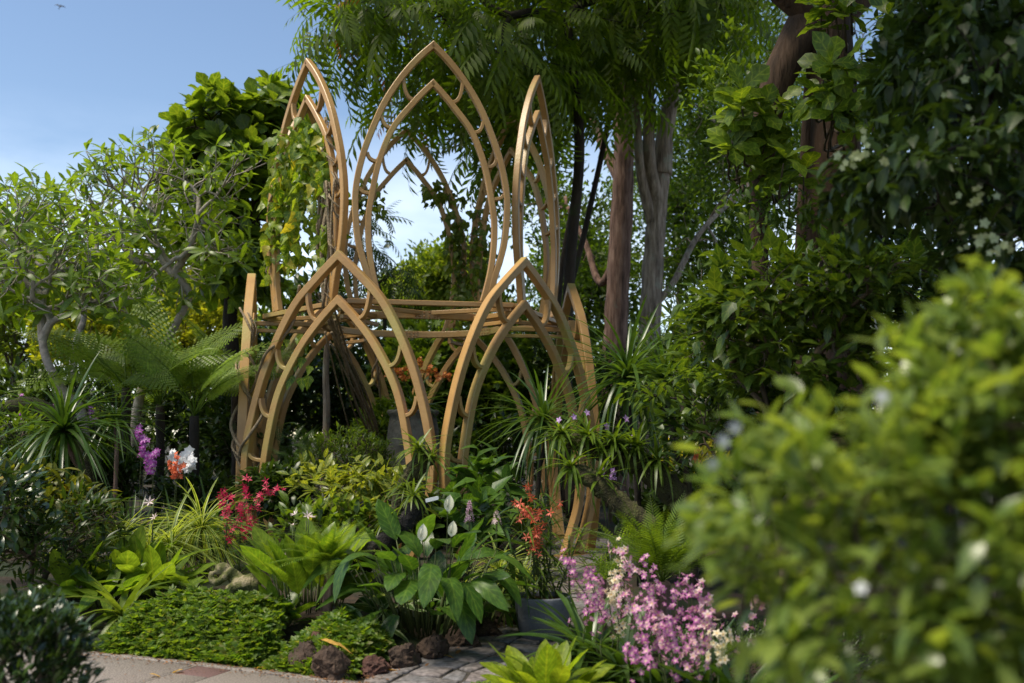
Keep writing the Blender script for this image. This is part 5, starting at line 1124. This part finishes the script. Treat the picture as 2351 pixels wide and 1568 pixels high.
PL=['leftmost pink and white orchid spike','mauve orchid spike beside the leftmost one','tall cream orchid spike','lower cream orchid spike','mauve orchid spike low on the left','tallest pink tipped orchid spike','mauve orchid spike right of the tallest','pink orchid spike in front of the tallest','long pink orchid spike in the middle of the mass','mauve orchid spike behind the middle','pink orchid spike right of the middle','mauve orchid spike high on the right','pink white orchid spike near the blurred bush','mauve orchid spike low in the middle','small mauve orchid spike left of the lowest','pale pink orchid spike touching the blurred bush','lowest mauve orchid spike standing alone','cream orchid spike at lower right','pink orchid spike low on the right','pink orchid spike in the dense centre']
for (x,y0,y1,d,m,_),lab in zip(PSP,PL):
    b=gp(x+rnd(-25,25),d); root=thing('orchid_spike',lab+' in the right bed','orchid',b,'pink orchid spikes in the right bed'); lean=rnd(-34,34)
    c=crv([b,P(x+lean*.4,(y1+1568)/2,d),P(x,y1,d),P(x+lean,(y0+y1)/2,d),P(x+lean*1.6,y0,d)],8); put('flower_stem',mesh('flower_stem',tube(c,np.linspace(.006,.003,len(c)),5)),M_stem,root)
    n=int(19+(y1-y0)/6); t=rnd(.38,1,n)*(len(c)-1.01); i=t.astype(int); p=c[i]; f=nrm(np.array([0,-.6,.1])+rdir(n)); w=rnd(.03,.12,n)*(1.25-.75*(t/len(c)))
    place('flower',FL_orch,frames(p+f*w[:,None],nrm(np.cross(np.array([0,0,1.])+.2*RNG.normal(size=(n,3)),f)),f,.047*rnd(.7,1.25,n)),m,root)
# bright plant at the bottom and moss cushion
ginger('bright yellow green broad leaved plant at the bottom edge by the side path',1245,5.7,40,.27,M_bright,(.1,1.4),L_ging,name='bright_leaf_plant',group=None,base_r=.17,w=1.25,dz=.04)
ginger('low bright green plant in front of the yellow green one',1255,5.45,26,.18,M_bright,(-.1,1.1),L_ging,name='bright_leaf_plant',group=None,base_r=.15,w=1.2)
def cushion(label,cx,cy,rx,ry,h,n,mm=None):
    a=rnd(0,6.3,n); r=np.sqrt(rnd(0,1,n)); x=cx+np.cos(a)*r*rx; y=cy+np.sin(a)*r*ry; z=ground_h(x,y)+h*(1-r*r)*rnd(.4,1,n)+.01; d=nrm(np.column_stack([np.cos(a),np.sin(a),rnd(.2,1.2,n)])+rdir(n)*.6)
    o=put('moss_cushion',mesh('moss_cushion',many(F_sel[0],frames(np.column_stack([x,y,z]),d,np.array([0,0,1.])+rdir(n)*.4,rnd(.02,.04,n)))),mm or M_sel); tag(o,label,'ground cover',kind='stuff')
cushion('cushion of moss and tiny ferns at the bottom beside the side path',PX(1115,5.7),5.7,.22,.35,.10,2600)
rock('lava_rock','small reddish stone sitting in the moss cushion',(PX(1128,5.6),5.6,.12),.05,M_lavar,77,'lava rocks edging the bed')
# ground cover under the right bed so no bare soil shows
cushion('dark low ground cover beneath the pink orchids',1.3,6.2,1.4,1.3,.12,9000,M_dark)
# --- near, blurred bush
M_nearfl=pm('soft_white_petal',(.42,.44,.42),(.58,.60,.58))
nb=shrub('near_bush','bright green bush with small white flowers, closest to the camera at right','shrub',np.array([1.12,2.0,0.0]),
  [(np.array([1.05,1.92,1.29]),np.array([.69,.44,.38])),(np.array([1.26,1.95,1.53]),np.array([.52,.38,.33])),(np.array([1.22,2.0,.84]),np.array([.56,.42,.38])),(np.array([1.30,2.0,.38]),np.array([.50,.4,.34]))],860,16,L_ovals,.064,M_near,290,up=.25,jit=.8,shell=.5,spread=.09,zmin=-.6,rtip=.0025,stem_frac=.5)
for x,y,d in [(1690,985,2.35),(1665,1010,2.3),(1648,1065,2.3),(2025,905,2.15),(1990,1350,2.1)]:
    p=P(x,y,d*.72); bloom(nb,np.array([p,p+.001]),1,FL_round,.024,M_nearfl,(-.3,-1,.3))
# --- overhanging flowering branches at the upper right
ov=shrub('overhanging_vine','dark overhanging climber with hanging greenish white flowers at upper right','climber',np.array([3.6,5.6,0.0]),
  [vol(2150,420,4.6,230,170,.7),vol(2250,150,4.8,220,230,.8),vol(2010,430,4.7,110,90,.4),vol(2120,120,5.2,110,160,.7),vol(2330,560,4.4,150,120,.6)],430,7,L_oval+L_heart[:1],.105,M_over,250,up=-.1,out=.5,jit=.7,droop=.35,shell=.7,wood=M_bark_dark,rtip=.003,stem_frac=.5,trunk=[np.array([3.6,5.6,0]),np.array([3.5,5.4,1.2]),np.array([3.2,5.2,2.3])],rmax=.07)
for x,y,d,n in [(1945,360,4.3,9),(1990,345,4.3,7),(2225,450,4.1,9),(2270,540,4.1,7),(2310,555,4.1,7),(2240,548,4.2,6),(2195,210,4.3,3)]:
    p=P(x,y,d); c=p+RNG.normal(size=(n+2,3))*np.array([.04,.03,.045]); bloom(ov,c,n,FL_round,.042,M_gr_white,(-.2,-.8,-.6))
# dense dark wood to the right, behind the climber
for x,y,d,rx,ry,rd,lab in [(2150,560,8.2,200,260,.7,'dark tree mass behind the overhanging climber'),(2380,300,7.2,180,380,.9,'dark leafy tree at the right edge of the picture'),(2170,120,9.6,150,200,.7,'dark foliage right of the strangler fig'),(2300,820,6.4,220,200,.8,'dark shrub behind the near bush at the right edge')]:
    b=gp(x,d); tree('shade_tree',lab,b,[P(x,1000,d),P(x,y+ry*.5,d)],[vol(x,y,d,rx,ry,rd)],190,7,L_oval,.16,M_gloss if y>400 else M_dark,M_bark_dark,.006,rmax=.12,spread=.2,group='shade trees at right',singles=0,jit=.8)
# added tree, crown out of frame: placed to shade the planting on the right
tree('shade_tree','added tall tree right of the near bush, its unseen crown placed to shade the planting',np.array([6.8,7.0,0.]),[np.array([6.6,7.0,3.0]),np.array([5.6,7.2,5.6])],[(np.array([2.6,7.0,8.6]),np.array([3.2,3.0,1.2])),(np.array([4.6,9.5,9.0]),np.array([3.0,2.4,1.2])),(np.array([3.2,4.6,8.2]),np.array([2.4,1.8,1.0])),(np.array([.4,4.4,8.3]),np.array([2.2,2.3,.9]))],560,12,L_small,.36,M_can,M_bark_dark,.012,rmax=.2,spread=.5,group='shade trees at right',stem_frac=.3,jit=.9,nj=.5,shell=.9,zmin=-1)

# ================================================================ climbing vines on the pavilion
def pavpt(ang,t,z,Rr,off=0.0):
    a=R(ang); x=Rr*math.sin(a)+t*math.cos(a)+off*math.sin(a); y=-Rr*math.cos(a)+t*math.sin(a)-off*math.cos(a); c,s=math.cos(TH),math.sin(TH)
    return np.array([CX+c*x-s*y,CY+s*x+c*y,z])
def hw(O,z): 
    h=crv(O,7); return float(np.interp(-z,-h[:,1],h[:,0]))
def twine(ang,side,z0,z1,Rr,O,n=40,turns=5,r=.07,dt=-.05):
    out=[]
    for i in range(n):
        u=i/(n-1); z=z0+(z1-z0)*u; th=u*turns*6.283; out.append(pavpt(ang,side*(hw(O,z)+dt)+math.cos(th)*r*side,z,Rr,math.sin(th)*r))
    return np.array(out)
def vine(label,strands,leafz,m,n,size,singles,hang=.6,group='climbing vines on the pavilion',rad=.013):
    p0=strands[0][0]; root=thing('climbing_vine',label,'climber',p0,group)
    ts=[]
    for s in strands:
        for k in range(2):
            q=s+RNG.normal(size=s.shape)*.012+np.array([.02*k,0,0]); ts.append(tube(crv(q[::3],3),rad*rnd(.6,1.15),6))
    put('stem',mesh('stem',join(ts)),M_vine,root)
    C=leafz(n); k=len(C); d=nrm(np.array([0,-.35,-.75])+rdir(k)*.65); nn=nrm(np.array([0,-.7,.7])+rdir(k)*1.0)
    foliage(root,L_heart,frames(C,d,nn,size*rnd(.6,1.2,k)),m,singles)
    return root
def cloud(specs):
    def f(n):
        out=[]; tot=sum(s[-1] for s in specs)
        for ang,t,z,rt,rz,ro,w in specs:
            k=int(n*w/tot); q=rdir(k)*rnd(.3,1,k)[:,None]; out+= [pavpt(ang,t+a*rt,z+b*rz,1.8,c*ro) for a,b,c in q]
        return np.array(out)
    return f
vine('thick flowering vine with heart shaped leaves draped over the upper left petal',[twine(-60,-1,3.2,5.5,1.8,UP_OUT),twine(-60,1,3.2,5.6,1.8,UP_IN,dt=.0),twine(-60,1,3.15,5.5,1.8,UP_IN,turns=4,r=.11),twine(-90,1,.2,3.1,2.27,LO_OUT,turns=3,r=.1)],
     cloud([(-60,-.2,5.45,.5,.3,.30,1.4),(-60,-.45,5.0,.42,.45,.28,1.3),(-60,.15,5.1,.5,.45,.28,1.4),(-60,-.75,4.5,.28,.5,.22,.8),(-60,-.2,4.5,.5,.5,.25,.8),(-60,.45,4.6,.3,.5,.22,.6),(-60,-.8,3.9,.28,.6,.2,.35),(-60,-.3,4.0,.4,.4,.22,.5),(-60,.55,3.9,.28,.6,.2,.6)]),M_vleaf,720,.18,290)
vine('vine with dark leaves running up the back left petal of the pavilion',[twine(-120,1,3.2,5.6,1.8,UP_OUT),twine(-120,-1,3.2,5.6,1.8,UP_OUT)],cloud([(-120,.7,4.6,.3,1.0,.25,1.2),(-120,-.6,4.8,.35,.9,.25,.8),(-120,0,5.6,.5,.4,.25,.8),(180,-.8,4.8,.25,.8,.2,.5)]),M_vleaf2,560,.14,160)
vine('dark leaved vine hanging along the right side of the rear petals',[twine(180,-1,3.2,5.5,1.8,UP_OUT),twine(120,1,3.2,5.2,1.8,UP_OUT)],cloud([(180,-.85,4.4,.22,1.0,.22,1.3),(120,.75,4.4,.25,1.1,.22,1.3),(180,-.5,5.4,.4,.25,.2,.5),(180,.6,5.3,.35,.35,.2,.7),(150,0,3.5,.3,.5,.2,.4)]),M_vleaf2,620,.14,160)
# bare twisted vine stems on the left lower petals
root=thing('climbing_vine','bare twisted woody vine winding round the left lower legs of the pavilion','climber',pavpt(-90,.9,0,2.27),'climbing vines on the pavilion'); ts=[]
for ang,sd,z0,z1,tr,r in [(-90,-1,.15,3.1,2.2,.09),(-90,1,.3,3.2,3.2,.11),(-30,-1,1.2,3.3,2.0,.10),(-90,1,.1,2.6,2,.14),(-150,-1,.2,3.0,4.5,.10),(-150,-1,.2,3.0,3.0,.14),(-150,-1,.2,3.0,2.0,.07)]:
    s=twine(ang,sd,z0,z1,2.27,LO_OUT,turns=tr,r=r); ts.append(tube(crv(s[::3]+RNG.normal(size=s[::3].shape)*.02,4),rnd(.012,.024),7))
for k in range(9):   # strands crossing to the bundle under the upper left petal
    a=pavpt(-60,.65+rnd(-.15,.15),rnd(2.6,3.2),1.8); b_=pavpt(-150,-1.0,rnd(.3,1.6),2.2); ts.append(tube(crv([a,(a+b_)/2+rdir(1)[0]*.15,b_],7),rnd(.008,.02),6))
for k in range(12):
    t0=.62+rnd(-.13,.13); ts.append(tube(crv([pavpt(-60,t0,3.1,1.8,rnd(-.1,.1)),pavpt(-60,t0+rnd(-.1,.1),3.9,1.8,rnd(-.1,.1)),pavpt(-60,t0+rnd(-.12,.12),4.7,1.8,rnd(-.1,.1))],7),rnd(.01,.024),6))
put('stem',mesh('stem',join(ts)),M_vine,root)
C=np.array([pavpt(-30,-.55+rnd(-.2,.2),rnd(2.2,2.8),2.2,.05) for _ in range(12)]); place('leaf',L_heart[0],frames(C,nrm(np.array([0,-.3,-1.])+rdir(12)*.3),nrm(np.array([0,-1,.3])+rdir(12)*.4),.16*rnd(.7,1.2,12)),M_vleaf,root)

# ================================================================ small things
# fallen leaves on the paving
M_fall=lm('fallen_yellow_leaf',(.42,.27,.08),(.52,.36,.16),.2,.6,.1); M_fallb=lm('fallen_brown_leaf',(.10,.055,.03),(.20,.10,.05),.1,.7,.1)
for x,y,m,s,lab in [(292,1498,M_fall,.12,'yellow fallen leaf near the clipped bush'),(428,1495,M_fall,.11,'yellow fallen leaf in the middle of the back slab'),(342,1555,M_fall,.09,'pale fallen leaf at the bottom left of the paving'),(420,1545,M_fall,.10,'tan fallen leaf lying on a slab joint'),(600,1540,M_fall,.10,'pale yellow fallen leaf right of the maroon slab'),(890,1545,M_fall,.13,'tan curled fallen leaf at the corner of the rocks'),(1018,1512,M_fall,.11,'yellow fallen leaf on the side path by the rocks'),(1060,1498,M_fallb,.08,'brown fallen leaf further up the side path'),(520,1520,M_fallb,.09,'dark curled fallen leaf beside the maroon slab'),(770,1560,M_fallb,.09,'dark curled fallen leaf near the paving edge'),(650,1537,M_fallb,.08,'small dark fallen leaf next to the pale yellow one'),(430,1512,M_fallb,.07,'small brown fallen leaf near the back slab leaf'),(985,1530,M_fallb,.05,'tiny reddish fallen leaf at the edge of the side path')]:
    u=(x-1175.5)/FPX; v=(784-y)/FPX; ry=math.cos(PITCH)-v*math.sin(PITCH); rz=math.sin(PITCH)+v*math.cos(PITCH); t=-CAM_H/rz; p=np.array([u*t,ry*t,.0]); th=rnd(0,6.3)
    o=bpy.data.objects.new('fallen_leaf',tmesh(L_oval[1],m,'fallen_leaf')); COL.objects.link(o); o.location=(p[0],p[1],.022); o.rotation_euler=(rnd(-.15,.15),.12,th); o.scale=(s,s,s); tag(o,lab,'leaf','fallen leaves on the paving')
p=P(770,1467,6.5); o=bpy.data.objects.new('fallen_leaf',tmesh(L_big[1],M_fall,'fallen_leaf')); COL.objects.link(o); o.location=(p[0]-.09,p[1]-.02,p[2]); o.rotation_euler=(.2,.1,.1); o.scale=(.22,.17,.2); tag(o,'long orange brown fallen leaf lying on top of the largest rock','leaf','fallen leaves on the paving')
# clipped bush in the lower left corner
shrub('clipped_bush','dark glossy clipped bush in the lower left corner','shrub',np.array([PX(85,4.5),4.5,0.0]),[(np.array([PX(80,4.5),4.5,.42]),np.array([.29,.30,.37])),(np.array([PX(30,4.5),4.5,.36]),np.array([.30,.30,.42]))],480,11,L_oval[:2]+L_lance[:1],.058,M_gloss,200,shell=.3,up=.4,rtip=.0025,stem_frac=.4)
# bird
bp_=P(138,15,90); V=[(-.02,.12,0),(.02,.12,0),(.05,.0,.02),(-.05,.0,.02),(.03,-.16,0),(-.03,-.16,0),(0,0,-.05)]
bd=thing('bird','small dark bird in flight high in the blue sky','bird',bp_); Mb=noisemat('bird_dark',[(.008,.008,.012),(.015,.015,.02)],5,.7,0)
body=lathe([(0,.30),(.035,.26),(.055,.18),(.06,.05),(.045,-.10),(.03,-.25),(.045,-.42),(0,-.44)],8); body.V=body.V[:,[0,2,1]]*1.5
put('body',mesh('body',body),Mb,bd,world=False)
for s in (-1,1): put('wing',mesh('wing',T([(0,.18,0),(s*.45,.24,.10),(s*.85,-.05,.02),(s*.42,.02,.08),(0,-.05,0),(0,.18,.03),(s*.45,.24,.12),(s*.85,-.05,.03),(s*.42,.02,.10),(0,-.05,.03)],[(0,1,3,4),(1,2,3),(9,8,6,5),(8,7,6),(0,5,6,1),(1,6,7,2),(2,7,8,3),(3,8,9,4)])),Mb,bd,world=False)
bd.rotation_euler=(R(60),R(10),R(12)); bd.scale=(.62,.62,.62)

# leaf litter and grit along the border
def litter():
    n=900; s=rnd(-.2,3.0,n); w=-np.abs(RNG.normal(size=n))*.09-.01; w[::7]=-rnd(0,1.2,len(w[::7])); p=PAVE_A+PU*s[:,None]+PN*(w+edge_bow(s))[:,None]; m=p[:,1]>5
    p=p[m]; k=len(p); th=rnd(0,6.3,k); d=np.column_stack([np.cos(th),np.sin(th),rnd(-.1,.1,k)]); M=frames(np.column_stack([p,np.full(k,.008)]),d,np.array([0,0,1.])+rdir(k)*.3,rnd(.006,.028,k))
    o=put('leaf_litter',mesh('leaf_litter',many(F_sel[0],M)),M_fallb); tag(o,'brown leaf crumbs and grit scattered along the edge of the paving','litter',kind='stuff')
    n=1500; i=RNG.integers(0,len(dense)-1,n); sd=np.where(rnd(0,1,n)<.6,-1,1); off=sd*(.44-np.abs(RNG.normal(size=n))*.06); p=dense[i]+nn_[i]*off[:,None]+RNG.normal(size=(n,2))*.04; th=rnd(0,6.3,n); d=np.column_stack([np.cos(th),np.sin(th),rnd(-.1,.1,n)])
    o=put('leaf_litter',mesh('leaf_litter',many(F_sel[0],frames(np.column_stack([p,np.full(n,.014)]),d,np.array([0,0,1.])+rdir(n)*.3,rnd(.006,.03,n)))),M_fallb); tag(o,'brown leaf crumbs along both edges of the side path','litter',kind='stuff')
litter()
